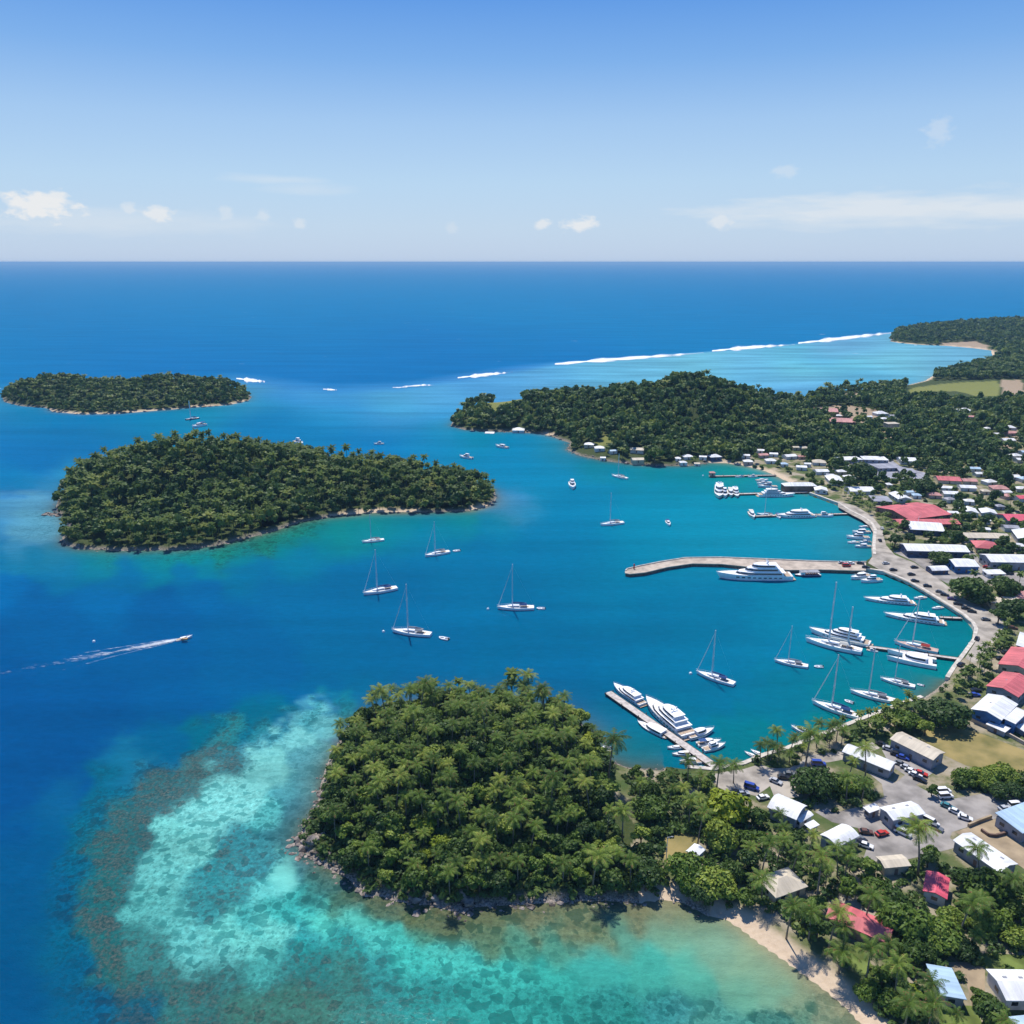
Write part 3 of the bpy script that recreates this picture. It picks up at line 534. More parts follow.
# roads, lots, lawns laid as thin sheets on the flat town ground (z = 2.0)
BLOCK = []      # outlines in world metres where no scattered tree may stand
def sheet(name, pix, z, mat, block=True, kind='structure'):
    pts = wpoly(pix, z); mb = MB(); n = len(pts)
    from mathutils.geometry import tessellate_polygon
    vs = [(a, b, z) for a, b in pts]; tr = tessellate_polygon([[Vector(v) for v in vs]])
    fs = []
    for t in tr:
        a, b, c = (Vector(vs[i]) for i in t); fs.append(tuple(t) if (b - a).cross(c - a).z > 0 else tuple(reversed(t)))
    mb.add(vs, fs); o = mb.build(name, mat); tag(o, kind=kind)
    if block: BLOCK.append(pts)
    return o
QROAD = [(838,507),(850,514),(862,520),(869,525.5),(873,532),(871.5,548),(872,557),(868,563),(884,572),(893,576),(908,582),(922,590),(945,604),(962,615),(973,624),(977,632),(975,643),(965,658),(975,664),(992,645),(1003,632),(1005,622),(990,612),(960,596),(940,580),(915,563),(895,555),(886,545),(882,528),(872,516),(856,506),(838,501)]
sheet('quay_road', QROAD, 2.03, M['pave'])
sheet('plaza', [(893,552),(899,549),(950,553),(948,568),(985,575),(1024,572),(1060,575),(1060,590),(1024,588),(985,583),(960,590),(935,577),(915,562)], 2.034, M['asphalt'])
sheet('street', [(967,549),(972,549),(984,566),(990,572),(978,574)], 2.038, M['asphalt'])
sheet('parking_lot', [(850,463),(893,461),(900,466),(930,474),(925,479),(880,478),(866,472)], 2.03, M['rgrey'])
sheet('road', [(866,771),(882,784),(884,797),(872,803),(838,812),(826,808),(815,812),(832,822),(858,828),(868,845),(862,862),(905,860),(935,853),(962,846),(950,838),(952,832),(990,820),(1024,812),(1080,800),(1060,785),(1000,790),(975,795),(945,800),(925,790),(916,785),(934,772),(930,762),(912,752),(900,757),(893,745),(882,750),(890,765),(905,775),(895,783)], 2.03, M['asphalt'])
sheet('parking_lot', [(708,775),(727,771.5),(744,769),(760,764),(770,768),(790,768),(812,755),(850,750),(872,742),(880,748),(862,756),(830,762),(812,764),(796,777),(800,797),(775,799),(770,786),(756,796),(738,792),(722,791)], 2.034, M['pave'])
sheet('dirt_lot', [(955,832),(992,819),(1024,822),(1080,830),(1080,900),(1040,880),(1020,866),(975,840),(962,836)], 2.034, M['dirt'])
sheet('dry_field', [(918,742),(925,730),(960,727),(985,735),(1024,750),(1090,770),(1090,775),(1000,775),(965,765),(950,758)], 2.03, M['drygrass'])
sheet('lawn', [(975,958),(985,953),(1024,955),(1070,965),(1070,985),(1010,970),(982,968)], 2.03, M['lawn'])
sheet('lawn', [(940,1004),(975,1006),(985,1030),(940,1040)], 2.03, M['lawn'])
sheet('lawn', [(845,945),(860,945),(872,965),(862,978),(846,962)], 2.03, M['lawn'])
sheet('clearing', [(664,838),(684,832),(700,836),(697,850),(692,866),(672,868),(664,860)], 2.03, M['drygrass'])
sheet('clearing', [(612,780),(622,780),(630,800),(636,825),(628,832),(618,815)], 2.03, M['drygrass'])
sheet('paving', [(948,962),(968,962),(985,968),(985,1000),(972,1006),(966,980)], 2.034, M['dirt'])

# ------------------------------------------------------------------ quay edge, pier and jetties
def band(pix, wid, z0, z1, name, mat, inward=1):
    """a solid kerb of given width along a pixel polyline, top at z1"""
    pts = [P(a, b, 0) for a, b in pix]; mb = MB(); L_, R_ = [], []
    for i, p in enumerate(pts):
        t = (pts[min(i + 1, len(pts) - 1)] - pts[max(i - 1, 0)]); t.z = 0; t.normalize(); n = Vector((-t.y, t.x, 0)) * inward
        L_.append(p - n * .25); R_.append(p + n * wid)
    n = len(pts); vs = [(v.x, v.y, z) for s in (L_, R_) for z in (z0, z1) for v in s]
    fs = []
    for i in range(n - 1):
        fs += [(i, i + 1, n + i + 1, n + i), (n + i, n + i + 1, 3 * n + i + 1, 3 * n + i), (2 * n + i + 1, 2 * n + i, 3 * n + i, 3 * n + i + 1)]
    fs += [(0, n, 3 * n, 2 * n), (n - 1, 2 * n - 1 + 0 * n, 4 * n - 1, 3 * n - 1)]
    return mb.add(vs, fs).build(name, mat)
q1 = [(809,495),(820,499),(838,505.5),(849,513),(862,519.5),(870,525),(874,532),(872.5,548),(873,557)]
q2 = [(860,571),(883,574.5),(892,578),(907,584.5),(922,592.5),(930,597.5),(945,607),(961,617),(971,626),(974,632),(972,643),(961,658),(952,670),(945,681)]
q3 = [(920,700),(905,705),(879,715),(866,720),(802,745),(785,752),(764,758),(742,767),(726,770),(712,773),(687,770.5)]
for q, inw, lab in ((q1, 1, 'pale concrete quay edge curving along the upper harbour below the palms'), (q2, 1, 'pale concrete quay wall bending round the yacht basin on the right'), (q3, -1, 'low concrete quay wall behind the palms at the foot of the harbour')):
    # which side is land
    a, b = P(*q[0]), P(*q[1]); t = (b - a).normalized(); n = Vector((-t.y, t.x)); mid = (a + b) / 2
    inw = 1 if coast([mid.x + n.x * 3], [mid.y + n.y * 3])[0][0] > 0 else -1
    tag(band(q, 1.5, -2, 2.25, 'quay_wall', M['quayedge'], inw), lab, 'quay wall')
def pier_main():
    top = [(625,571),(627,569),(640,566),(660,562),(685,558),(720,557.5),(760,559),(807,561),(840,562),(866,562)]
    bot = [(866,570.5),(852,570.5),(820,569.5),(790,570),(760,568),(722,564),(692,563.5),(668,567),(645,572.5),(630,574),(625,573)]
    r = empty('pier', P(740, 568, 0)); org = r.location.copy()
    out = [P(a, b, 2.0) for a, b in top + bot]; lo = [(p.x - org.x, p.y - org.y) for p in out]; lo = lo[::-1]
    MB().prism(lo, 1.55, 2.06).build('deck', M['concrete'], r)
    cx = sum(p[0] for p in lo) / len(lo)
    def inset(k):
        q = []
        n = len(lo)
        for i in range(n):
            a, b, c = Vector(lo[i - 1]), Vector(lo[i]), Vector(lo[(i + 1) % n]); t = (c - a).normalized(); q.append(tuple(b + Vector((-t.y, t.x)) * k))
        return q
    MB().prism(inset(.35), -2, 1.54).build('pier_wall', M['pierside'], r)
    mb = MB()
    for i in range(len(top) - 1):
        a, b = P(*top[i], 2.0) - org, P(*top[i + 1], 2.0) - org; t = (b - a); t.z = 0; L_ = t.length; t.normalize(); n = Vector((t.y, -t.x, 0))
        p = [a, b, b + n * .6, a + n * .6]; mb.prism([(v.x, v.y) for v in p][::-1], 2.07, 2.6)
    mb.build('parapet', M['quayedge'], r)
    tag(r, 'long beige concrete pier bent near its outer end, large yacht alongside', 'pier')
    p = P(634, 569, 2.0); b = MB(); b.tube([(0, 0, 0), (0, 0, 2.6)], .4, 8); b.tube([(0, 0, 2.6), (0, 0, 3.1)], [.6, .3], 8)
    tag(b.build('beacon', M['redc'], None, loc=(p.x, p.y, 2.06)), 'small harbour beacon on the outer end of the long pier', 'beacon')
pier_main()
def jetty(a, b, wid, label, z=1.1, npile=None):
    A, B_ = P(*a, z), P(*b, z); d = B_ - A; L_ = d.length; r = empty('jetty', (A.x, A.y, 0), math.atan2(d.y, d.x))
    MB().box(0, L_, -wid / 2, wid / 2, z - .35, z).build('deck', M['jetty'], r)
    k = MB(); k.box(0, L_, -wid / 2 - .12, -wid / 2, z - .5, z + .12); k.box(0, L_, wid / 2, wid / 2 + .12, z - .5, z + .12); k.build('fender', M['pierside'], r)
    n = npile or max(3, int(L_ / 9)); pl = None
    for i in range(n):
        for s in (-1, 1):
            x = 1 + (L_ - 2) * i / (n - 1)
            if pl is None: pl = MB().tube([(0, 0, -2), (0, 0, z + .9)], .16, 6).build('pile', M['pierside'], r); o = pl
            else: o = pl.copy(); COL.objects.link(o); o.parent = r
            o.location = (x, s * (wid / 2 + .28), 0)
    return tag(r, label, 'jetty')
jetty((722,771), (608,692), 3.4, 'long straight pale jetty lined with motor boats, running out beside the wooded island')
jetty((961,659), (866,646), 2.2, 'jetty behind the two masted yacht and low white catamaran')
jetty((962,618), (940,617), 2.0, 'stub jetty behind the long low white yacht')
jetty((776,475), (709,476), 2.4, 'thin jetty nearest the sandy beach with a pinkish hut at its end')
jetty((808,492), (728,494), 3.0, 'jetty leading to the clustered white cruisers in the upper harbour')
jetty((849,513.5), (753,516), 2.2, 'jetty with the pyramid shaped white yacht moored along it')
jetty((722,566), (716,567), 1.2, 'short boarding stage at the middle of the long pier', npile=2) if False else None
# ------------------------------------------------------------------ tree templates (arrays so forests can be joined)
def leaf_quads(cen, nrm, size, rng, asp=.75):
    """small leaf clumps: one bent quad at each point, facing roughly nrm"""
    n = len(cen); nrm = nrm / (np.linalg.norm(nrm, axis=1, keepdims=True) + 1e-9)
    a = np.cross(nrm, rng.normal(size=(n, 3))); a /= np.linalg.norm(a, axis=1, keepdims=True) + 1e-9; b = np.cross(nrm, a)
    s = (size * rng.uniform(.6, 1.35, n))[:, None]; a = a * s; b = b * s * asp
    V = np.stack([cen - a - b * .5, cen - b * .2 + a * .25 - b * .8, cen + a + b * .3, cen + b], 1).reshape(-1, 3)
    return V, np.arange(4 * n).reshape(n, 4)
def crown_np(rng, rad, ht, nlobe, nleaf, leaf, flat=.75):
    """crown of leaf clumps over uneven lobes; origin at the crown base"""
    C, Nn = [], []
    lob = []
    for i in range(nlobe):
        az = rng.uniform(0, 2 * math.pi); q = math.sqrt(rng.uniform(0, 1)) * .72; hz = rng.uniform(.25, 1.0) * (1 - q * q * .75)
        lob.append((rad * q * math.cos(az), rad * q * math.sin(az), ht * (.12 + hz * .68), rad * rng.uniform(.24, .42)))
    lob.append((0, 0, ht * .5, rad * .55))
    wts = np.array([l[3] ** 2 for l in lob]); cnt = (nleaf * wts / wts.sum()).astype(int) + 1
    for (x, y, z, r), k in zip(lob, cnt):
        d = rng.normal(size=(k, 3)); d[:, 2] = np.abs(d[:, 2]) * 1.0 - .35; d /= np.linalg.norm(d, axis=1, keepdims=True)
        rr = r * rng.uniform(.72, 1.1, k)[:, None]
        C.append(np.array([x, y, z]) + d * rr * np.array([1, 1, flat])); Nn.append(d + rng.normal(size=(k, 3)) * .45 + np.array([0, 0, .35]))
    C = np.vstack(C); Nn = np.vstack(Nn)
    return leaf_quads(C, Nn, leaf, rng)
def palm_crown_np(rng, nf, ln, nleaf=12, simple_=False):
    V = []; F4 = []; F3 = []; n = 0
    for i in range(nf):
        az = i * 2.39996 + rng.uniform(-.2, .2); u = (i + .5) / nf
        el0 = 1.15 - 1.45 * u + rng.uniform(-.12, .12)            # young fronds upright, old ones hang
        L_ = ln * (.72 + .35 * math.sin(math.pi * min(1, u * 1.25))) * rng.uniform(.9, 1.08)
        ns = 4 if simple_ else 7; p = np.zeros(3); pts = [p.copy()]; el = el0
        for k in range(ns):
            st = L_ / ns; p = p + st * np.array([math.cos(az) * math.cos(el), math.sin(az) * math.cos(el), math.sin(el)]); pts.append(p.copy()); el -= (1.2 + .35 * u) / ns
        pts = np.array(pts); side = np.array([-math.sin(az), math.cos(az), 0])
        if simple_:
            for s in (-1, 1):
                w_ = np.array([.1, .85, 1.0, .75, .05]) * .2 * ln; edge = pts + side * s * w_[:, None] - np.array([0, 0, 1]) * (w_ * .6)[:, None]
                V += list(pts) + list(edge)
                for k in range(ns): F4.append((n + k, n + k + 1, n + ns + 2 + k, n + ns + 1 + k))
                n += 2 * (ns + 1)
        else:
            w_ = .055; V += list(pts + side * w_) + list(pts - side * w_)
            for k in range(ns): F4.append((n + k, n + k + 1, n + ns + 2 + k, n + ns + 1 + k))
            n += 2 * (ns + 1)
            for k in range(nleaf):
                t = .12 + .86 * k / (nleaf - 1); f = t * ns; a = min(int(f), ns - 1); q = pts[a] + (pts[a + 1] - pts[a]) * (f - a); fw = pts[a + 1] - pts[a]; fw /= np.linalg.norm(fw)
                ll = ln * .24 * (math.sin(math.pi * (.16 + .8 * t)) ** .7)
                for s in (-1, 1):
                    tip = q + side * s * ll * .8 + fw * ll * .5 - np.array([0, 0, 1]) * ll * rng.uniform(.25, .6)
                    hw = fw * (L_ / nleaf * .36)
                    V += [q - hw, q + hw, tip + hw * .35, tip - hw * .35]; F4.append((n, n + 1, n + 2, n + 3)); n += 4
    return np.array(V), np.array(F4)
TREES = {}
def tree_root(name, parts): ...
def make_palm(rng, h, ln, lean):
    root = empty('palm_tree', (0, 0, -500)); b = MB()
    az = rng.uniform(0, 6.28); pts = [(math.cos(az) * lean * (t ** 1.6), math.sin(az) * lean * (t ** 1.6), h * t) for t in (0, .25, .5, .75, 1)]
    pts[0] = (0, 0, -.8)
    b.tube(pts, [.3, .22, .19, .17, .15], 6); b.build('trunk', M['palmbark'], root, smooth=True)
    V, F = palm_crown_np(rng, 21, ln * 1.06, 13); V = V + np.array(pts[-1])
    # dry brown skirt of a few hanging fronds in the same crown
    npmesh('crown', V, F, [M['frond'], M['husk']], fm=[1 if rng.random() < .04 else 0 for _ in range(len(F))], parent=root)
    return root, h
def make_broad(rng, rad, th, ch, leafn, mat, leaf=.55, nlobe=13):
    root = empty('broadleaf_tree', (0, 0, -500)); b = MB(); r0 = rad * .075
    b.tube([(0, 0, -.8), (0.1, 0, th * .6), (0, .1, th + ch * .25)], [r0 * 1.2, r0, r0 * .7], 7)
    for i in range(5):
        a = i * 1.257 + rng.uniform(-.3, .3); b.tube([(0, 0, th * .75), (math.cos(a) * rad * .3, math.sin(a) * rad * .3, th + ch * .22), (math.cos(a) * rad * .6, math.sin(a) * rad * .6, th + ch * .45)], [r0 * .6, r0 * .4, r0 * .15], 5)
    b.build('trunk', M['bark'], root)
    V, F = crown_np(rng, rad, ch, nlobe, leafn, leaf); V[:, 2] += th * .8
    npmesh('crown', V, F, [mat], parent=root)
    return root, th * .8 + ch
rg = np.random.default_rng(3)
PALMS = [make_palm(rg, h, ln, le) for h, ln, le in ((10, 3.9, .6), (11.5, 4.2, 1.5), (9, 3.7, .3), (12.5, 4.0, 2.0), (8, 4.1, 1.0), (10.5, 3.6, 1.2))]
BROAD = {'leaf': [make_broad(rg, 4.5, 4, 6.5, 900, M['leaf']), make_broad(rg, 4.2, 5, 7.0, 850, M['leaf'], nlobe=9), make_broad(rg, 5.0, 4, 6.0, 1000, M['leaf'], nlobe=17), make_broad(rg, 3.6, 3.5, 6.0, 700, M['leaf'], nlobe=8)],
         'leafdark': [make_broad(rg, 5.0, 4, 7.0, 1100, M['leafdark'], nlobe=15), make_broad(rg, 4.5, 4, 6.5, 950, M['leafdark'], nlobe=12)],
         'leafyel': [make_broad(rg, 5.0, 2, 5.0, 1600, M['leafyel'], .5, nlobe=22)],
         'bigdark': [make_broad(rg, 8.0, 1.6, 9.5, 3000, M['leafdark'], .62, nlobe=34), make_broad(rg, 8.0, 1.6, 8.5, 2800, M['leafdark'], .62, nlobe=28)], 'bigleaf': [make_broad(rg, 8.0, 1.6, 9.0, 3000, M['leaf'], .62, nlobe=34), make_broad(rg, 8.0, 1.8, 8.0, 2800, M['leaf'], .6, nlobe=26)]}
USED = set(); ITREES = []
def put_tree(kind, x, y, z, sc, rz, label, group, ti=None):
    lst = PALMS if kind == 'palm' else BROAD[kind]
    k = ti if ti is not None else RNG.integers(len(lst)); root, h = lst[int(k) % len(lst)]
    if id(root) in USED: o = copy_tree(root)
    else: USED.add(id(root)); o = root
    o.location = (x, y, z); o.rotation_euler = (0, 0, rz); o.scale = (sc, sc, sc * RNG.uniform(.9, 1.12))
    tag(o, label, 'palm tree' if kind == 'palm' else 'tree', group); ITREES.append((x, y, sc * (3 if kind == 'palm' else 9.5 if kind[:3] == 'big' else 5.5 if kind == 'leafyel' else 4))); return o

# ------------------------------------------------------------------ where trees stand
BLD = []       # (cx, cy, heading, half length, half width): filled by the building table below
def free(x, y, r, water=2.0):
    ok = coast(x, y)[0] > water
    for cx, cy, a, hl, hw in BLD:
        dx, dy = x - cx, y - cy; u = np.abs(dx * math.cos(a) + dy * math.sin(a)); v = np.abs(-dx * math.sin(a) + dy * math.cos(a))
        ok &= ~((u < hl + r) & (v < hw + r))
    for p in BLOCK: ok &= ~inpoly(x, y, p)
    return ok
def scatter(pix, sp, r=2.5, ground=True, jit=.38, water=2.0, margin=140):
    poly = np.array([P(a, b, 2)[:2] for a, b in pix])
    x0, y0 = poly.min(0); x1, y1 = poly.max(0); xs, ys = np.meshgrid(np.arange(x0, x1, sp), np.arange(y0, y1, sp * .9)); xs[1::2] += sp / 2
    x = (xs + RNG.uniform(-jit, jit, xs.shape) * sp).ravel(); y = (ys + RNG.uniform(-jit, jit, xs.shape) * sp).ravel()
    m = inpoly(x, y, poly); x, y = x[m], y[m]; px, py = proj(x, y, np.full(len(x), 8.0)); m = (px > -margin) & (px < 1024 + margin) & (py < 1024 + margin); x, y = x[m], y[m]
    if not len(x): return x, y, x
    m = free(x, y, r, water); x, y = x[m], y[m]
    return x, y, height(x, y) if len(x) else x
def build_vegetation():
    # single trees placed one by one: kind, crown centre pixel, crown radius in pixels
    big = [('leafdark',943,709,22,'largest dark round tree, at the corner of the dry grass field by the basin'),('leaf',908,719,15,'mid green tree beside the largest dark tree behind the quay wall'),('leaf',926,725,9,'bushy light tree against the largest dark tree'),
     ('leafdark',813,781,20,'dark round tree casting shade over the lot by the arched white roof'),('leaf',835,780,13,'mid green tree beside the dark round tree in the lot'),('leaf',850,784,13,'leafy tree below the long arched white roof'),
     ('leafyel',726,803,22,'bright yellow green spreading tree beside the parking lot'),('leafyel',737,812,12,'smaller yellow green tree touching the bright spreading one'),('leafdark',703,803,12,'dark tree left of the bright yellow green tree'),
     ('leaf',723,836,17,'wide flat green tree below the bright yellow green one'),('leaf',741,838,12,'round green tree among palms below the yellow green tree'),
     ('leaf',652,806,18,'large green tree between the grassy path and the jetty root'),('leaf',650,790,11,'light green tree behind the jetty boats'),
     ('leafdark',970,588,17,'large dark tree inland of the quay road above the palm strip'),('leafdark',981,596,12,'dark tree joined to the large one above the palm strip'),('leafdark',1005,588,14,'dark tree in front of the small cream roofs at the right edge'),('leafdark',942,556,11,'dark tree in front of the long white roofed navy store'),
     ('leafdark',1015,608,15,'dark tree below the white roofs at the right edge'),('leafdark',1000,612,9,'smaller dark tree below the white roofs at the right edge'),
     ('leaf',918,577,0,''),('leaf',990,885,23,'largest leafy tree between the long pale roof and the pink roof'),('leaf',962,903,0,''),('leaf',1005,775,15,'green tree at the right end of the row below the dry field'),('leaf',985,777,14,'green tree in the middle of the row below the dry field'),('leaf',1030,778,14,'green tree past the right end of the row below the dry field'),
     ('leaf',965,776,11,'green tree near the left end of the row below the dry field'),('leafdark',1015,790,11,'dark tree beneath the row below the dry field'),('leafdark',1000,790,11,'dark tree in the shade of the row below the dry field'),('leaf',933,787,8,'small bush like tree at the road bend'),
     ('leaf',931,851,9,'lone small tree by the road beside the tall palm'),('leaf',905,922,24,'big green tree right of the long pink roof'),('leaf',940,932,22,'big leafy tree between the two pink roofs and pale blue roof'),('leaf',918,948,17,'lower green tree by the end of the long pink roof'),('leafdark',962,945,14,'dark tree above the pale blue roofed shed'),
     ('leaf',898,905,16,'green tree between the pink roofs'),('leaf',880,890,15,'leafy tree above the long pink roof'),('leaf',950,915,14,'leafy tree below the small pink roof'),('leaf',1012,905,15,'leafy tree at the right edge above the lawn'),('leaf',1015,935,14,'leafy tree behind the lawn at the right edge'),('leaf',998,922,15,'leafy tree above the lawn'),
     ('leaf',984,925,13,'leafy tree left of the lawn'),('leaf',990,1005,15,'leafy tree beside the white roof in the bottom right corner'),('leaf',978,992,9,'bush like tree between the pale blue and white roofs'),
     ('leaf',689,872,22,'big tree on the shore below the small white hut'),('leaf',714,880,20,'big tree overhanging the rocky start of the beach'),('leafdark',700,892,14,'dark tree over the shore rocks beside the beach'),('leaf',730,870,13,'tree between the beige pavilion and the shore'),('leaf',745,895,10,'bushy tree at the upper end of the beach'),
     ('leafdark',645,868,14,'dark tree left of the small clearing near the shore'),('leaf',870,990,13,'bushy tree at the back of the beach'),('leaf',890,1000,13,'leafy tree at the bottom edge behind the beach'),('leafdark',905,985,10,'dark tree behind the beach palms'),
     ('leafdark',862,470,13,'dark rounded tree beside the grey car park'),('leafdark',850,478,9,'smaller dark tree beside the grey car park'),('leafdark',925,486,11,'low broad olive tree in the town behind the pink roofs'),('leaf',655,451,9,'bright round tree on the shore among the cottages'),
     ('leafdark',896,537,8,'dark tree beside the white roofed shop below the big pink roof'),('leafdark',909,536,6,'small dark tree above the navy store')]
    for k, cx, cy, rp, lab in big:
        if rp == 0: continue
        sc0 = 1.0; p = G(cx, cy, 6.0)
        for _ in range(3):
            r = rp / pxscale(p); k = {'leaf': 'bigleaf', 'leafdark': 'bigdark'}.get(k, k) if rp >= 11 else k; hgt = {'leaf': 6.3, 'leafdark': 6.7, 'leafyel': 4.2, 'bigdark': 5.4, 'bigleaf': 5.2}[k]; base = 4.6 if k[:3] != 'big' else 7.2; sc = r / base; p = G(cx, cy, hgt * sc)
        put_tree(k, p.x, p.y, p.z - .2, sc, RNG.uniform(0, 6.28), lab, None)
    palms1 = [(610,742,12,'tall palm standing above the shore trees near the jetty'),(603,770,0,''),(926,830,15,'tall lone palm in the road triangle beside the white roof'),(735,766,9,'lone palm at the root of the long jetty'),(940,783,0,''),(772,747,8,'palm at the quay corner by the two small boats'),
     (809,737,8,'tall palm leaning over the quay beside the moored launch'),(865,722,0,''),(764,879,12,'palm standing against the beige pavilion roof'),(847,935,12,'palm in front of the long pink roof'),(871,950,12,'palm between the pink roof and the beach'),(900,968,14,'palm behind the beach beside the pale blue roof'),
     (812,914,13,'palm on the grass at the upper beach'),(842,950,12,'palm at the back of the beach in front of the long pink roof'),(790,908,12,'palm below the beige pavilion at the beach'),(911,995,15,'palm at the bottom edge near the beach end'),(932,985,13,'palm beside the pale blue roofed shed'),(870,889,14,'big palm with spread fronds above the long pink roof'),
     (984,905,13,'palm with long fronds at the right under the pale roof'),(965,905,12,'palm right of the small pink roof'),(1012,880,13,'palm at the right edge below the long pale roof'),(932,1010,14,'palm at the very bottom edge'),(985,852,10,'palm poking over the long white roof below the dirt lot'),(945,790,0,''),(795,850,14,'palm above the beige pavilion'),
     (765,845,12,'palm in the grove left of the curved white roof'),(720,865,0,''),(700,815,11,'palm on the dark side of the yellow green tree')]
    for cx, cy, hp, lab in palms1:
        if hp == 0: continue
        ti = int(RNG.integers(len(PALMS))); h = PALMS[ti][1]; sc = 1.05 if cy > 850 else .95
        if 'tall' in lab: sc = 1.45
        p = G(cx, cy, h * sc - .8); put_tree('palm', p.x, p.y, p.z - .2, sc, RNG.uniform(0, 6.28), lab, None, ti)
    # scattered groups that share one label each: (region, kind mix, spacing, label, group)
    ISL = [(300,845),(298,800),(312,745),(345,712),(420,690),(500,690),(562,702),(592,722),(606,756),(614,790),(618,820),(626,850),(640,880),(640,902),(560,902),(470,908),(400,902),(355,882)]
    BLOCK.append(wpoly([(818,908),(836,900),(900,922),(900,962),(880,966),(815,935)])); BLOCK.append(wpoly([(662,834),(702,834),(700,872),(690,886),(664,884)])); BLOCK.append(wpoly([(612,778),(628,778),(640,830),(640,845),(624,842),(614,815)]))
    BLOCK.append(np.array([G(a, b)[:2] for a, b in [(905,383),(1003,379),(1030,379),(1032,400),(1000,403),(960,402),(930,400),(905,399)]]))
    regs = [
     ('nisl', ISL, 4.9, .55, 'palm packed into the wooded hill of the near island', 'broad leaved tree packed into the wooded hill of the near island', 'trees of the near island'),
     ('neck', [(622,772),(712,778),(726,800),(722,850),(742,860),(735,905),(700,905),(640,900),(628,850),(640,836),(628,790)], 6.6, .6, 'palm in the grove between the near island and the parking lot', 'leafy tree in the grove between the near island and the parking lot', 'trees between the island and the lot'),
     ('south', [(742,820),(800,822),(822,850),(865,862),(920,866),(945,860),(960,880),(1010,890),(1080,880),(1080,1080),(930,1080),(880,1010),(835,960),(790,925),(745,905)], 6.4, .6, 'palm in the grove around the pink roofs behind the beach', 'leafy tree in the grove around the pink roofs behind the beach', 'trees behind the beach'),
     ('quay1', [(740,768),(770,754),(808,742),(868,718),(905,703),(915,712),(905,735),(870,738),(835,752),(790,768),(750,776)], 4.4, .95, 'palm in the row along the foot of the harbour', 'small leafy tree in the row along the foot of the harbour', 'palms along the foot of the harbour'),
     ('quay2', [(936,694),(950,684),(962,664),(975,662),(990,640),(1002,620),(1012,625),(1008,650),(995,668),(985,690),(972,700),(958,700),(945,697)], 4.6, .92, 'palm in the strip between the yacht basin and the pink roofs', 'small leafy tree in the strip between the basin and the pink roofs', 'palms beside the yacht basin'),
     ('strip', [(960,585),(1000,600),(1005,622),(985,612),(955,592)], 6.5, .8, 'palm in the short row inland of the quay road', 'small leafy tree in the short row inland of the quay road', 'palms inland of the quay road'),
     ('lot', [(775,800),(800,792),(830,785),(868,778),(880,792),(872,802),(838,812),(800,805),(800,800)], 6.0, .7, 'palm in the grove between the two white roofed sheds', 'leafy tree in the grove between the two white roofed sheds', 'trees between the sheds'),
     ('quay3', [(838,500),(852,505),(872,516),(884,530),(888,548),(896,558),(905,552),(898,535),(892,520),(880,508),(860,498),(842,493)], 5.2, .8, 'palm in the line behind the upper quay road', 'small leafy tree in the line behind the upper quay road', 'palms behind the upper quay'),
     ('court', [(945,782),(1024,782),(1070,778),(1070,796),(1000,796),(950,793)], 6.5, .45, 'palm in the row below the dry grass field', 'leafy tree in the row below the dry grass field', 'trees below the dry field'),
     ('town', [(830,452),(1060,452),(1070,620),(1000,600),(960,555),(905,540),(893,515),(862,496),(815,486),(775,470),(700,458),(705,450),(800,450)], 15.5, .14, 'palm among the houses of the town', 'leafy tree among the houses of the town', 'trees among the town houses')]
    cand = {'palm': [], 'broad': []}
    for nm, pix, sp, share, lp, lb, grp in regs:
        x, y, z = scatter(pix, sp, r=2.2 if nm != 'town' else 1.0, water=9.5 if nm == 'south' else 2.0)
        if nm == 'nisl': qx, qy = proj(x, y, z); sel = (qx > 335) | (coast(x, y)[0] > 5.5); x, y, z = x[sel], y[sel], z[sel]
        for a, b, c in zip(x, y, z):
            if any((a - u) ** 2 + (b - v) ** 2 < (s * .75) ** 2 for u, v, s in ITREES): continue
            nearshore = nm == 'nisl' and c < 4.0 and b < 240
            pal = RNG.random() < (share if not nearshore else .25)
            cand['palm' if pal else 'broad'].append((math.hypot(a, b), a, b, c, nm, lp if pal else lb, grp))
    rest = {'palm': [], 'broad': []}
    def order(t):
        px, py = proj(np.array([t[1]]), np.array([t[2]]), np.array([10.0])); out = not (-5 < px[0] < 1030 and py[0] < 1060); return (out, t[0])
    nsingle = {'palm': sum(1 for a in palms1 if a[2]), 'broad': sum(1 for a in big if a[3])}
    for k in cand:
        cand[k].sort(key=order); lim = 298 - nsingle[k]
        for i, (d, a, b, c, nm, lab, grp) in enumerate(cand[k]):
            if i < lim and not order(cand[k][i])[0]:
                if k == 'palm': put_tree('palm', a, b, c - .2, (RNG.uniform(.62, .95) if RNG.random() < .9 else 1.15) * ({'quay1': .92, 'quay2': .98, 'quay3': .72, 'strip': .9}.get(nm, 1)), RNG.uniform(0, 6.28), lab, grp)
                else:
                    kk = 'leafdark' if RNG.random() < (.55 if nm in ('town',) else .3) else ('leafyel' if RNG.random() < .05 else 'leaf')
                    put_tree(kk, a, b, c - .3, RNG.uniform(.5, 1.0) * (1.1 if nm == 'town' else .92), RNG.uniform(0, 6.28), lab, grp)
            else: rest[k].append((a, b, c, RNG.uniform(.8, 1.1) * (.6 if nm[:4] == 'quay' else 1)))
    print('trees', {k: (len(cand[k]), len(rest[k])) for k in cand})
    # ---- forests too many to count: joined into one mesh each
    rgn = np.random.default_rng(8)
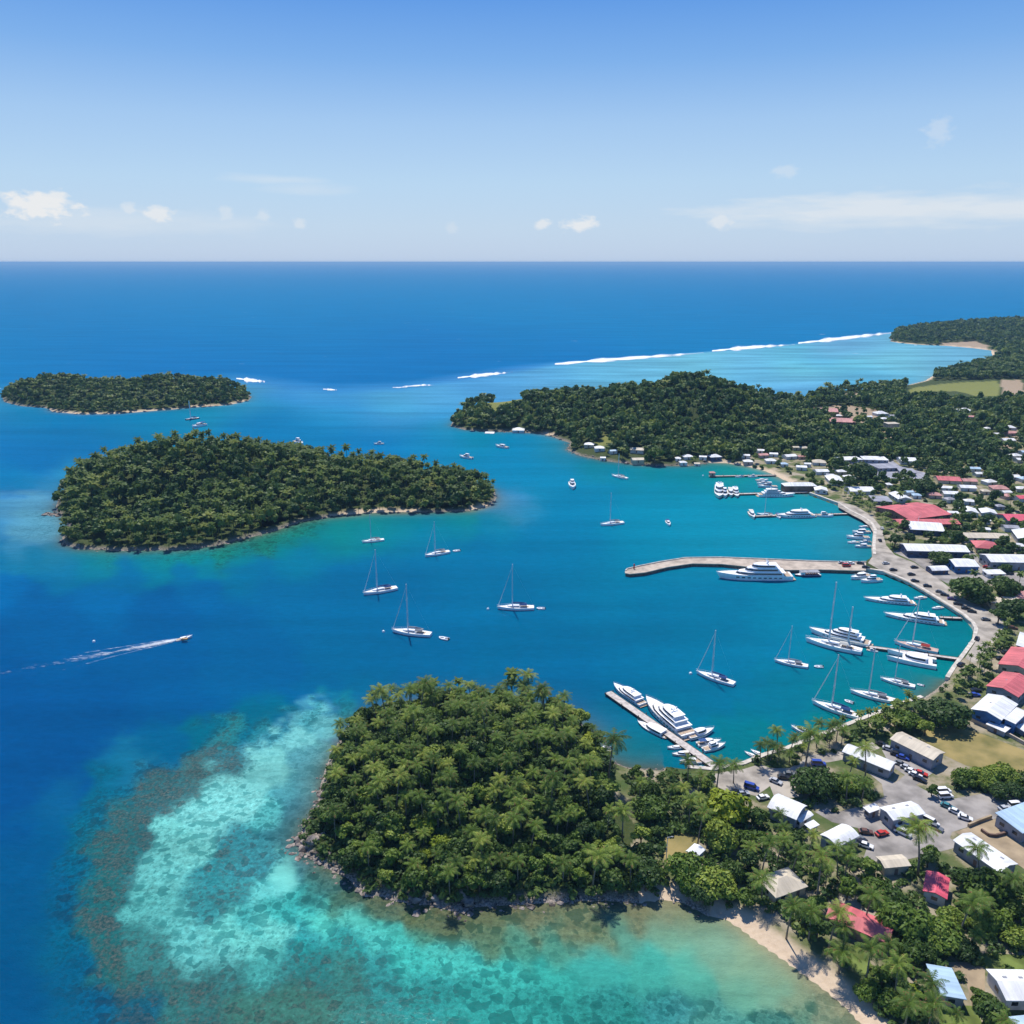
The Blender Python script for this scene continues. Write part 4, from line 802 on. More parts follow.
    def tpl(kind, lod):
        out = []
        for i in range(5):
            if kind == 'palm':
                V, F = palm_crown_np(rgn, 16 if lod < 2 else 11, 4.0, simple_=True); V = V + np.array([0, 0, 10.0])
                a = np.array([(.2, 0, -1), (-.2, .1, -1), (-.15, 0, 10), (.15, 0, 10), (0, .2, -1), (0, -.2, -1), (0, -.15, 10), (0, .15, 10)]); n = len(V); V = np.vstack([V, a]); F = np.vstack([F, [(n, n + 1, n + 2, n + 3), (n + 4, n + 5, n + 6, n + 7)]])
            else:
                nl, lf, lb = ((240, .95, 10), (130, 1.35, 8), (70, 2.0, 6))[lod]
                V, F = crown_np(rgn, 5.0, 7.5, lb, nl, lf); V[:, 2] += 2.5
            out.append((V, F))
        return out
    T = {(k, l): tpl(k, l) for k in ('palm', 'broad') for l in (0, 1, 2)}
    def forest(name, items, label):
        VV, FF, TT = [], [], []; n = 0
        for kind, lod, x, y, z, s, tint in items:
            V, F = T[(kind, lod)][int(rgn.integers(5))]; a = rgn.uniform(0, 6.28); c, si = math.cos(a), math.sin(a); sx = s * rgn.uniform(.85, 1.15); sz = s * (rgn.uniform(1.0, 1.5) if lod == 0 else rgn.uniform(.85, 1.25))
            W = np.stack([(V[:, 0] * c - V[:, 1] * si) * sx + x, (V[:, 0] * si + V[:, 1] * c) * sx + y, V[:, 2] * sz + z], 1)
            VV.append(W); FF.append(F + n); n += len(W); TT.append(np.full(len(W), tint))
        o = npmesh(name, np.vstack(VV), np.vstack(FF), [M['leaff'] if name != 'palm_forest' else M['frondf']], attrs={'tint': np.concatenate(TT)})
        tag(o, label, None, None, 'stuff')
    def area(pix, sp, lod, share, smin=.8, smax=1.25, r=1.5, water=1.0, shore=0.0, margin=60):
        x, y, z = scatter(pix, sp, r=r, water=water, margin=margin); out = []
        if len(x): d = coast(x, y)[0]
        for a, b, c, dd in zip(x, y, z, d if len(x) else []):
            if any((a - u) ** 2 + (b - v) ** 2 < (s * .9) ** 2 for u, v, s in ITREES if abs(a - u) < 8): continue
            k = 'palm' if RNG.random() < (share + (shore if dd < 18 else 0)) else 'broad'
            out.append((k, lod, a, b, c - .4, RNG.uniform(smin, smax) * (.8 if dd < 6 else 1), RNG.random()))
        return out
    lawnw = [np.array([G(a, b)[:2] for a, b in p]) for p in LAWN[:3]] + [np.array([G(a, b)[:2] for a, b in p]) for p in DIRT]
    BLOCK.extend(lawnw)
    items = []
    items += area([(40,515),(45,545),(120,556),(240,545),(330,520),(500,513),(505,485),(400,468),(250,448),(120,455),(60,480)], 6.2, 0, .42, .5, 1.3, shore=.1)
    items += area([(-60,420),(120,420),(260,405),(260,384),(120,378),(-60,382)], 8.5, 1, .2, .75, 1.15)
    items += area([(445,436),(560,470),(700,468),(705,458),(770,466),(800,462),(838,470),(846,452),(850,420),(835,388),(760,390),(600,390),(450,408)], 8.4, 1, .07, .7, 1.45, shore=.2)
    items += area([(838,390),(838,452),(852,458),(960,462),(1010,500),(1180,500),(1180,374),(1000,374),(930,384),(880,386)], 9.0, 1, .04, .6, 1.4, margin=90)
    items += area([(888,345),(895,325),(1180,316),(1180,376),(990,374),(975,366),(1000,356),(990,348),(900,346)], 14.0, 2, .05, .8, 1.5, margin=90)
    items += area([(930,380),(930,374),(985,362),(1060,362),(1060,380),(1000,380),(960,381)], 10.0, 2, .2, .8, 1.2)
    # a fringe of taller palms on the skyline of the lagoon shore
    x, y, z = scatter([(815,400),(832,386),(905,383),(915,388),(880,394),(830,396)], 16, r=1, water=1)
    items += [('palm', 1, a, b, c, RNG.uniform(.8, 1.25), RNG.random() * .4) for a, b, c in zip(x, y, z)]
    items += [('palm', 1, a, b, c, s * .95, RNG.random()) for a, b, c, s in rest['palm']]
    items += [('broad', 0, a, b, c, s * .8, RNG.random()) for a, b, c, s in rest['broad']]
    for q in (DIRT[0], DIRT[1]):
        pw = np.array([G(a, b)[:2] for a, b in q]); (x0, y0), (x1, y1) = pw.min(0) - 12, pw.max(0) + 12
        for _ in range(150):
            a, b = RNG.uniform(x0, x1), RNG.uniform(y0, y1)
            if not any((a - c[0]) ** 2 + (b - c[1]) ** 2 < (c[3] + 4) ** 2 for c in BLD): items.append(('broad', 1, a, b, float(height(a, b)[0]) - 1, RNG.uniform(.3, .65), RNG.random()))
    # low bushes between the houses and over the slopes behind the town
    x, y, z = scatter([(830,452),(1060,452),(1070,620),(1000,600),(960,555),(905,540),(893,515),(862,496),(815,486),(775,470),(700,458),(705,450),(800,450)], 6.5, r=.3)
    sel = RNG.random(len(x)) < .8
    items += [('broad', 1, a, b, c - 1.5, RNG.uniform(.35, .75), RNG.random() * .8) for a, b, c, s in zip(x, y, z, sel) if s]
    forest('forest', [i for i in items if i[0] == 'broad'], 'dense dark green woods over the farther islands and the slopes behind the town')
    forest('palm_forest', [i for i in items if i[0] == 'palm'], 'palms mixed through the woods of the farther islands and slopes')
    print('forest trees', len(items))
    # undergrowth below the near trees
    und = []
    for pix, sp in ((ISL, 2.9), (regs[1][1], 3.3), (regs[2][1], 3.6), (regs[3][1], 4.2), (regs[4][1], 4.2), (regs[6][1], 3.8), (regs[8][1], 3.6)):
        x, y, z = scatter(pix, sp, r=.6, water=2.4 if sp > 2.9 else 1.2, margin=60)
        und += [(a, b, c) for a, b, c in zip(x, y, z) if not (sp > 4 and RNG.random() < .45)]
    VV, FF, TT = [], [], []; n = 0
    tl = [crown_np(rgn, 2.4, 3.0, 4, 46, .62) for _ in range(6)]
    for a, b, c in und:
        V, F = tl[int(rgn.integers(6))]; s = rgn.uniform(.6, 1.15); q = rgn.uniform(0, 6.28); cc, si = math.cos(q), math.sin(q)
        VV.append(np.stack([(V[:, 0] * cc - V[:, 1] * si) * s + a, (V[:, 0] * si + V[:, 1] * cc) * s + b, V[:, 2] * s + c - .5], 1)); FF.append(F + n); n += len(V); TT.append(np.full(len(V), rgn.random() * .8))
    tag(npmesh('undergrowth', np.vstack(VV), np.vstack(FF), [M['leaff']], attrs={'tint': np.concatenate(TT)}), 'low green bushes filling the ground under the near palms', None, None, 'stuff')
def build_rocks():
    """boulders and rubble along the rocky coasts near the camera"""
    rg2 = np.random.default_rng(4); VV, FF = [], []; n = 0
    ico = [(0,0,1),(.89,0,.45),(.28,.85,.45),(-.72,.53,.45),(-.72,-.53,.45),(.28,-.85,.45),(.72,.53,-.45),(-.28,.85,-.45),(-.89,0,-.45),(-.28,-.85,-.45),(.72,-.53,-.45),(0,0,-1)]
    fc = [(0,1,2),(0,2,3),(0,3,4),(0,4,5),(0,5,1),(1,6,2),(2,7,3),(3,8,4),(4,9,5),(5,10,1),(6,7,2),(7,8,3),(8,9,4),(9,10,5),(10,6,1),(11,7,6),(11,8,7),(11,9,8),(11,10,9),(11,6,10)]
    ico = np.array(ico); fc = np.array(fc)
    def strew(a, b, num, spread, s0, s1):
        nonlocal n
        A, B_ = P(*a), P(*b)
        for _ in range(num):
            t = rg2.random(); x = A.x + (B_.x - A.x) * t + rg2.normal() * spread; y = A.y + (B_.y - A.y) * t + rg2.normal() * spread; s = rg2.uniform(s0, s1) * (2 if rg2.random() < .08 else 1)
            z = max(height(x, y)[0], -.3); V = ico * rg2.uniform(.7, 1.3, (12, 1)) * np.array([1, rg2.uniform(.6, 1.2), rg2.uniform(.4, .8)]) * s + np.array([x, y, z + s * .1]); VV.append(V); FF.append(fc + n); n += 12
    pts = [(q[0], q[1]) for q in mainland if q[2] == 'r']
    for i in range(len(mainland)):
        a, b = mainland[i], mainland[(i + 1) % len(mainland)]
        if a[2] == 'r' and a[1] > 690 and a[0] < 720:
            L_ = (P(a[0], a[1]) - P(b[0], b[1])).length; strew(a[:2], b[:2], int(L_ * (2.6 if a[1] > 780 else .7)), 1.5, .2, .8)
        elif a[2] == 'r' and 430 < a[1] < 480 and a[0] < 700: strew(a[:2], b[:2], 12, 2, .5, 1.4)
    for i in range(len(mid_isl)):
        a, b = mid_isl[i], mid_isl[(i + 1) % len(mid_isl)]
        if a[1] > 495 or a[0] < 70: strew(a[:2], b[:2], 12, 1.5, .3, 1.0)
    strew((297, 842), (310, 850), 60, 2.5, .4, 1.3); strew((455, 905), (470, 912), 50, 1.6, .3, 1.1); strew((47, 512), (55, 516), 20, 3, .8, 2.2)
    tag(npmesh('shore_rocks', np.vstack(VV), np.vstack(FF), [M['rock']]), 'brown and pale boulders strewn along the island shores', None, None, 'stuff')
# ------------------------------------------------------------------ buildings
def side_openings(mbw, root, L_, W, h, near, wallz=0):
    """door and windows on the walls of a building, each its own part"""
    proto = None
    for s, ln, half in (('f', L_, W / 2), ('b', L_, W / 2), ('l', W, L_ / 2), ('r', W, L_ / 2)):
        n = max(1, int(ln / 4.2)); n = min(n, 7)
        for i in range(n):
            t = (i + .5) / n * ln - ln / 2
            door = (s == 'f' and i == n // 2)
            if door: mb = MB().box(-.55, .55, -.04, .05, 0, 2.1); o = mb.build('door', M['wbrown'], root); z = .05
            else:
                if proto is None: proto = MB().box(-.8, .8, -.04, .05, 0, 1.15).build('window', M['glass'], root); o = proto
                else: o = proto.copy(); COL.objects.link(o); o.parent = root
                z = h * .42
            if s == 'f': o.location = (t, -half, z); o.rotation_euler = (0, 0, 0)
            elif s == 'b': o.location = (t, half, z); o.rotation_euler = (0, 0, math.pi)
            elif s == 'l': o.location = (-half, t, z); o.rotation_euler = (0, 0, -math.pi / 2)
            else: o.location = (half, t, z); o.rotation_euler = (0, 0, math.pi / 2)
def make_building(cx, cy, zg, L_, W, a, h, kind, roof, wall, label, near=True, cat='building', name='building', skylight=False):
    """L_ runs along local x, W along y; walls from the ground, roof with overhang"""
    root = empty(name, (cx, cy, zg), a); BLD.append((cx, cy, a, L_ / 2 + .5, W / 2 + .5))
    ov = .45 if near else .3; wl, ww = L_ - 2 * ov, W - 2 * ov
    MB().box(-wl / 2, wl / 2, -ww / 2, ww / 2, -2.5, h - .02).build('wall', M[wall], root)
    mb = MB(); x0, x1, y0, y1 = -L_ / 2, L_ / 2, -W / 2, W / 2; t = .22
    if kind in ('gable', 'lowgable'):
        r = W * .5 * (.26 if kind == 'gable' else .15)
        pr = [(y0, h), (0, h + r), (y1, h), (y1, h + t), (0, h + r + t), (y0, h + t)]
        vs = [(x, y, z) for x in (x0, x1) for y, z in pr]
        mb.add(vs, [(0, 1, 7, 6), (1, 2, 8, 7), (2, 3, 9, 8), (3, 4, 10, 9), (4, 5, 11, 10), (5, 0, 6, 11), (5, 4, 1, 0), (4, 3, 2, 1), (6, 7, 10, 11), (7, 8, 9, 10)])
        for x in (-wl / 2, wl / 2): MB().add([(x, -ww / 2, h - .02), (x, ww / 2, h - .02), (x, 0, h + r - .1)], [(0, 1, 2)]).build('gable', M[wall], root)
    elif kind == 'arch':
        n = 8; r = W * .16; up = [(y0 + W * i / n, h + r * math.sin(math.pi * i / n)) for i in range(n + 1)]
        vs = [(x, y, z + dz) for x in (x0, x1) for dz in (0, t) for y, z in up]; k = n + 1
        for i in range(n): mb.add([], []); mb.f += []
        fs = []
        for i in range(n): fs += [(k + i, 3 * k + i, 3 * k + i + 1, k + i + 1), (i, i + 1, 2 * k + i + 1, 2 * k + i), (i, k + i, k + i + 1, i + 1), (2 * k + i, 2 * k + i + 1, 3 * k + i + 1, 3 * k + i)]
        fs += [(0, 2 * k, 3 * k, k), (n, k + n, 3 * k + n, 2 * k + n)]; mb.add(vs, fs)
        for x in (-wl / 2, wl / 2): MB().add([(x, y * .95, z - .05) for y, z in up], [tuple(range(n + 1))]).build('gable', M[wall], root)
    elif kind == 'hip':
        r = W * .5 * .42; ix = max(.3, L_ / 2 - W / 2)
        mb.prism([(x0, y0), (x1, y0), (x1, y1), (x0, y1)], h, h + .15)
        mb.add([(x0, y0, h + .15), (x1, y0, h + .15), (x1, y1, h + .15), (x0, y1, h + .15), (-ix, 0, h + .15 + r), (ix, 0, h + .15 + r)], [(0, 1, 5, 4), (1, 2, 5), (2, 3, 4, 5), (3, 0, 4)])
    elif kind == 'shed':
        r = W * .09; mb.add([(x0, y0, h), (x1, y0, h), (x1, y1, h + r), (x0, y1, h + r), (x0, y0, h + t), (x1, y0, h + t), (x1, y1, h + r + t), (x0, y1, h + r + t)], [(0,3,2,1),(4,5,6,7),(0,1,5,4),(1,2,6,5),(2,3,7,6),(3,0,4,7)])
    else: mb.box(x0, x1, y0, y1, h, h + .4)
    ro = mb.build('roof', M[roof], root)
    if near:
        side_openings(None, root, wl, ww, h, True)
        if skylight:
            for i in range(skylight):
                x = x0 + L_ * (i + .7) / (skylight + .4); b = MB().box(-.5, .5, -.5, .5, 0, .45).build('vent', M['wgrey'], ro)
                b.location = (x, W * .12, h + W * .5 * .26 * .6)
    else:
        MB().box(-.5, .5, -.05, .05, 0, 2.1).build('door', M['wbrown'], root, loc=(0, -ww / 2 - .02, .05))
    return tag(root, label, cat)
def quad_b(c4, h, kind, roof, wall, label, name='building', cat='building', skylight=False, lean=None, h_g=2.0):
    h *= .72 if c4[0][1] < 700 else .84
    p = [P(a, b, h_g + h) for a, b in c4]; c = sum(p, Vector()) / 4; u = ((p[1] - p[0]) + (p[2] - p[3])) / 2; v = ((p[3] - p[0]) + (p[2] - p[1])) / 2
    if u.length < v.length: u, v = v, u
    a = math.atan2(u.y, u.x)
    if math.sin(a) < -.0001 or abs(a) > math.pi * .75: a += math.pi
    if a > math.pi / 2: a -= math.pi
    return make_building(c.x, c.y, h_g, u.length, v.length, a, h, kind, roof, wall, label, True, cat, name, skylight)
def small_b(x0, x1, py, roof, wall, label, kind='gable', h=2.6, asp=.8, name='house', cat='house', ang=None):
    p = G((x0 + x1) / 2, py, h + .6); wd = (x1 - x0) / pxscale(p); a = RNG.uniform(-.28, .28) if ang is None else ang
    L_ = wd * .95; g = min(height(p.x, p.y)[0], p.z); make_building(p.x, p.y, g, L_, max(5.5, L_ * asp), a, h, kind, roof, wall, label, False, cat, name)
    if p.y > 560:
        f = Vector((-p.x, -p.y)).normalized(); q = Vector((-f.y, f.x)); c = Vector((p.x, p.y)); k = L_ * .55; n = min(42, (h + 9) / (CAM_H / p.y) * .7); BLOCK.append(np.array([tuple(c + q * k), tuple(c - q * k), tuple(c - q * k + f * n), tuple(c + q * k + f * n)]))
QUADS = [
 ([(888.3,738.5),(903.3,732.8),(947.4,754),(931.4,760)], 5.0, 'gable', 'rcream', 'wgrey', 'long beige roofed warehouse beside the dry grass field', 2),
 ([(839.5,751.6),(851.7,744.6),(898.6,764.7),(888.3,770)], 4.2, 'arch', 'rwhite', 'wgrey', 'long white arched roof shed parallel to the beige warehouse', 0),
 ([(876,808),(910.8,801.9),(925.8,813.5),(895.8,821)], 4.8, 'gable', 'rwhite', 'wgrey', 'square white roofed workshop with cars parked along its front', 2),
 ([(863,808),(875,804.5),(881,809),(869,814)], 3.2, 'shed', 'rwhite', 'wgrey', 'small white annex against the left end of the square workshop', 0),
 ([(817,836),(841.4,825.3),(860,835),(839.5,847.3)], 4.6, 'arch', 'rwhite', 'wgrey', 'white curved roof shed between the palm grove and the road', 0),
 ([(993,815.4),(1030,803),(1052,822),(1024,834)], 4.6, 'shed', 'rblue', 'wgrey', 'pale blue roofed building cut by the right edge beside the dirt lot', 0),
 ([(951,839.8),(972.7,833.7),(1019.6,866),(998,872)], 4.4, 'gable', 'rwhite', 'wgrey', 'long white roof below the dirt lot', 3),
 ([(878,857),(905,855),(908,866),(882,869)], 3.6, 'gable', 'rcream', 'wcream', 'yellowish roof half hidden by palms beside the road', 0),
 ([(924,873),(952,877),(944.5,897.6),(925,894)], 3.8, 'gable', 'rcoral', 'wwhite', 'small pink roofed house among palms below the road', 0),
 ([(821,914),(837,903),(894,923),(890,947)], 4.2, 'gable', 'rpink', 'wbrown', 'long pink roofed hall behind the beach palms', 0),
 ([(925,967),(952,967.4),(965,999),(941,999)], 3.6, 'shed', 'rblue', 'wgrey', 'pale blue roofed shed with grey front near the bottom edge', 0),
 ([(982,968),(1022,972),(1047,1000),(1010,1003)], 3.8, 'gable', 'rwhite', 'wwhite', 'white roofed hall beside the lawn in the bottom right', 2),
 ([(1009,1017),(1045,1014),(1060,1035),(1020,1040)], 3.4, 'gable', 'rblue', 'wwhite', 'white roof cut by the bottom right corner', 0),
 ([(760,876),(790,868),(806,886),(772,901)], 3.4, 'hip', 'rcream', 'wcream', 'beige hipped pavilion with a palm in front above the beach', 0),
 ([(684,853),(694,845),(706,849),(698,857)], 2.8, 'gable', 'rwhite', 'wwhite', 'small white hut beside the clearing', 0),
 ([(763.5,805),(782,796.6),(813,808.8),(790.7,818)], 4.6, 'arch', 'rwhite', 'wgrey', 'white arched roof shed facing the parking lot', 0),
 ([(792,819),(806,811),(814,815),(801,823)], 2.8, 'arch', 'rwhite', 'wwhite', 'low white arched canopy in front of the parking lot shed', 0),
 ([(804,825),(813,821),(820,825),(810,830)], 2.6, 'shed', 'rwhite', 'wwhite', 'tiny white shed between the arched sheds', 0),
 ([(971,713),(986,696),(1020,702.5),(1001,717)], 6.0, 'gable', 'rwhite', 'blue', 'large white roofed building with bright blue walls above the field', 1),
 ([(1003.5,719.8),(1016,708.5),(1028,712.5),(1015.5,724.5)], 5.6, 'shed', 'rwhite', 'blue', 'smaller white roofed blue walled wing at the right edge', 0),
 ([(985,724),(992,721),(1011,729),(1005,733)], 2.6, 'shed', 'rwhite', 'wgrey', 'low white roofed shed on the edge of the dry field', 0),
 ([(1017,727),(1024,723),(1045,735),(1036,740)], 2.6, 'shed', 'rwhite', 'wgrey', 'low white roof at the right edge beside the dry field', 0),
 ([(985,688),(1002,675),(1036,679),(1019,696)], 5.0, 'gable', 'rpink', 'wgrey', 'pink roofed warehouse directly behind the blue walled building', 1),
 ([(998,668),(1012,651),(1048,653),(1036,672)], 5.0, 'gable', 'rpink', 'wcream', 'pink roofed warehouse at the right edge, second from the blue walls', 0),
 ([(1017,650),(1021,637),(1045,637),(1042,651)], 4.5, 'shed', 'rwhite', 'wgrey', 'white roof at the right edge above the pink warehouses', 0),
 ([(984,597),(1001,597),(1005,604.5),(994,605)], 4.0, 'shed', 'rcream', 'wcream', 'cream roofed house behind the large dark trees', 0),
 ([(1003,597.5),(1020,598.5),(1019,602.5),(1005,602.5)], 3.6, 'shed', 'rcream', 'wcream', 'cream roofed annex right of the cream house', 0),
 ([(1010,591),(1034,592),(1038,600),(1016,598)], 4.2, 'gable', 'rrose', 'wwhite', 'rose roofed house at the right edge behind the cream roofs', 0),
 ([(981,554),(1028,555),(1042,563),(988.5,562.5)], 7.0, 'gable', 'rwhite', 'wgrey', 'big white roofed store with dark glass front behind the plaza', 0),
 ([(984,571),(1002,570.5),(1004,574),(985,574.5)], 3.0, 'shed', 'rwhite', 'wwhite', 'white awning in front of the big white roofed store', 0),
 ([(949,559),(970,559),(978,567),(950,566.6)], 5.5, 'gable', 'rwhite', 'blue', 'white roofed shop with bright blue front on the plaza', 0),
 ([(927,566.5),(944,566),(948,570.5),(930,571)], 3.2, 'arch', 'rwhite', 'wnavy', 'small curved white roof beside the blue fronted shop', 0),
 ([(902,544),(963.5,545),(967,552.5),(903.5,550.6)], 5.5, 'gable', 'rwhite', 'wnavy', 'long white roofed store with navy walls facing the plaza', 0),
 ([(971,541),(993.5,542),(1000,549),(977,549)], 4.5, 'hip', 'rpink', 'wcream', 'pink roofed house across the street from the navy store', 0),
 ([(949,533),(1005,533),(1008.5,539),(955,537.5)], 4.0, 'gable', 'rcream', 'wwhite', 'long narrow pale roof behind the navy store', 0),
 ([(904,521),(940,522.5),(942,532),(909,529)], 4.6, 'gable', 'rwhite', 'wnavy', 'white roofed shop just below the largest pink roof', 0),
 ([(887,508),(914,501),(955,516),(897,519)], 5.0, 'lowgable', 'rpink', 'wbrown', 'largest pink roofed market hall near the upper quay', 0),
 ([(893,520),(948,518.5),(965,525),(897,524)], 5.0, 'gable', 'rpink', 'wbrown', 'lower pink roofed wing in front of the market hall', 0),
 ([(999,514),(1032,515),(1036,521),(1005,521)], 5.0, 'gable', 'rcoral', 'wgrey', 'bright pink roofed building at the right edge of the town', 0),
 ([(959,508),(975,508),(978,513),(963.5,513)], 4.0, 'gable', 'rwhite', 'wwhite', 'left of two neighbouring white roofed houses above the long pale roof', 0),
 ([(978.5,509.4),(994,509.4),(996.5,514),(983,514)], 4.0, 'gable', 'rwhite', 'wwhite', 'right of two neighbouring white roofed houses above the long pale roof', 0),
 ([(1012,531),(1036,531),(1042,540),(1020,540)], 5.0, 'gable', 'rwhite', 'wgrey', 'white roofed building at the right edge above the big store', 0),
 ([(888,493),(902,493),(912.6,499.4),(898,499.4)], 4.0, 'gable', 'rwhite', 'wwhite', 'white roof touching the back of the pink market hall', 0),
 ([(842,486.5),(868,487),(876,491.5),(852,491.8)], 4.2, 'gable', 'rwhite', 'wwhite', 'long white roof behind the upper quay palms', 0),
 ([(824.5,476),(839,476),(845,482),(831,482.5)], 4.2, 'gable', 'rwhite', 'wwhite', 'white roofed house left of the dark tree by the grey car park', 0),
 ([(843,476),(854,475.5),(857,480.5),(846,481)], 4.0, 'hip', 'rwhite', 'wwhite', 'hipped white roof against the dark tree by the grey car park', 0),
 ([(814,487.5),(826,487.5),(828,491),(815,491)], 3.6, 'gable', 'rwhite', 'wwhite', 'white roof at the bend of the upper quay', 0),
 ([(837,457.5),(858,456.5),(861,460),(840,460.5)], 4.0, 'flat', 'rwhite', 'wgrey', 'pale flat roof at the left end behind the grey car park', 0),
 ([(860,456),(885,457),(888,460.5),(863,460)], 4.0, 'flat', 'rwhite', 'wgrey', 'pale flat roof in the middle behind the grey car park', 0),
 ([(896,457.3),(913,458),(917,461.6),(900,461)], 4.4, 'gable', 'rwhite', 'wwhite', 'bright white roof at the right end behind the grey car park', 0),
 ([(849,466),(868,465),(872,470),(853,471)], 3.4, 'flat', 'rgrey', 'wgrey', 'lavender grey flat roof at the left of the car park', 0),
 ([(872,464),(892,464),(897,468),(875,469)], 3.4, 'flat', 'rgrey', 'wgrey', 'lavender grey flat roof in the middle of the car park', 0),
 ([(897,468),(912,469),(917,473),(900,473)], 3.4, 'flat', 'rgrey', 'wgrey', 'lavender grey flat roof at the right of the car park', 0),
 ([(869,496),(886,496),(893,502),(874,502)], 3.2, 'flat', 'rgrey', 'wnavy', 'dark grey roofed store beside the back of the market hall', 0),
]
for c4, h, k, ro, wa, lab, sky_ in QUADS: quad_b(c4, h, k, ro, wa, lab, skylight=sky_)
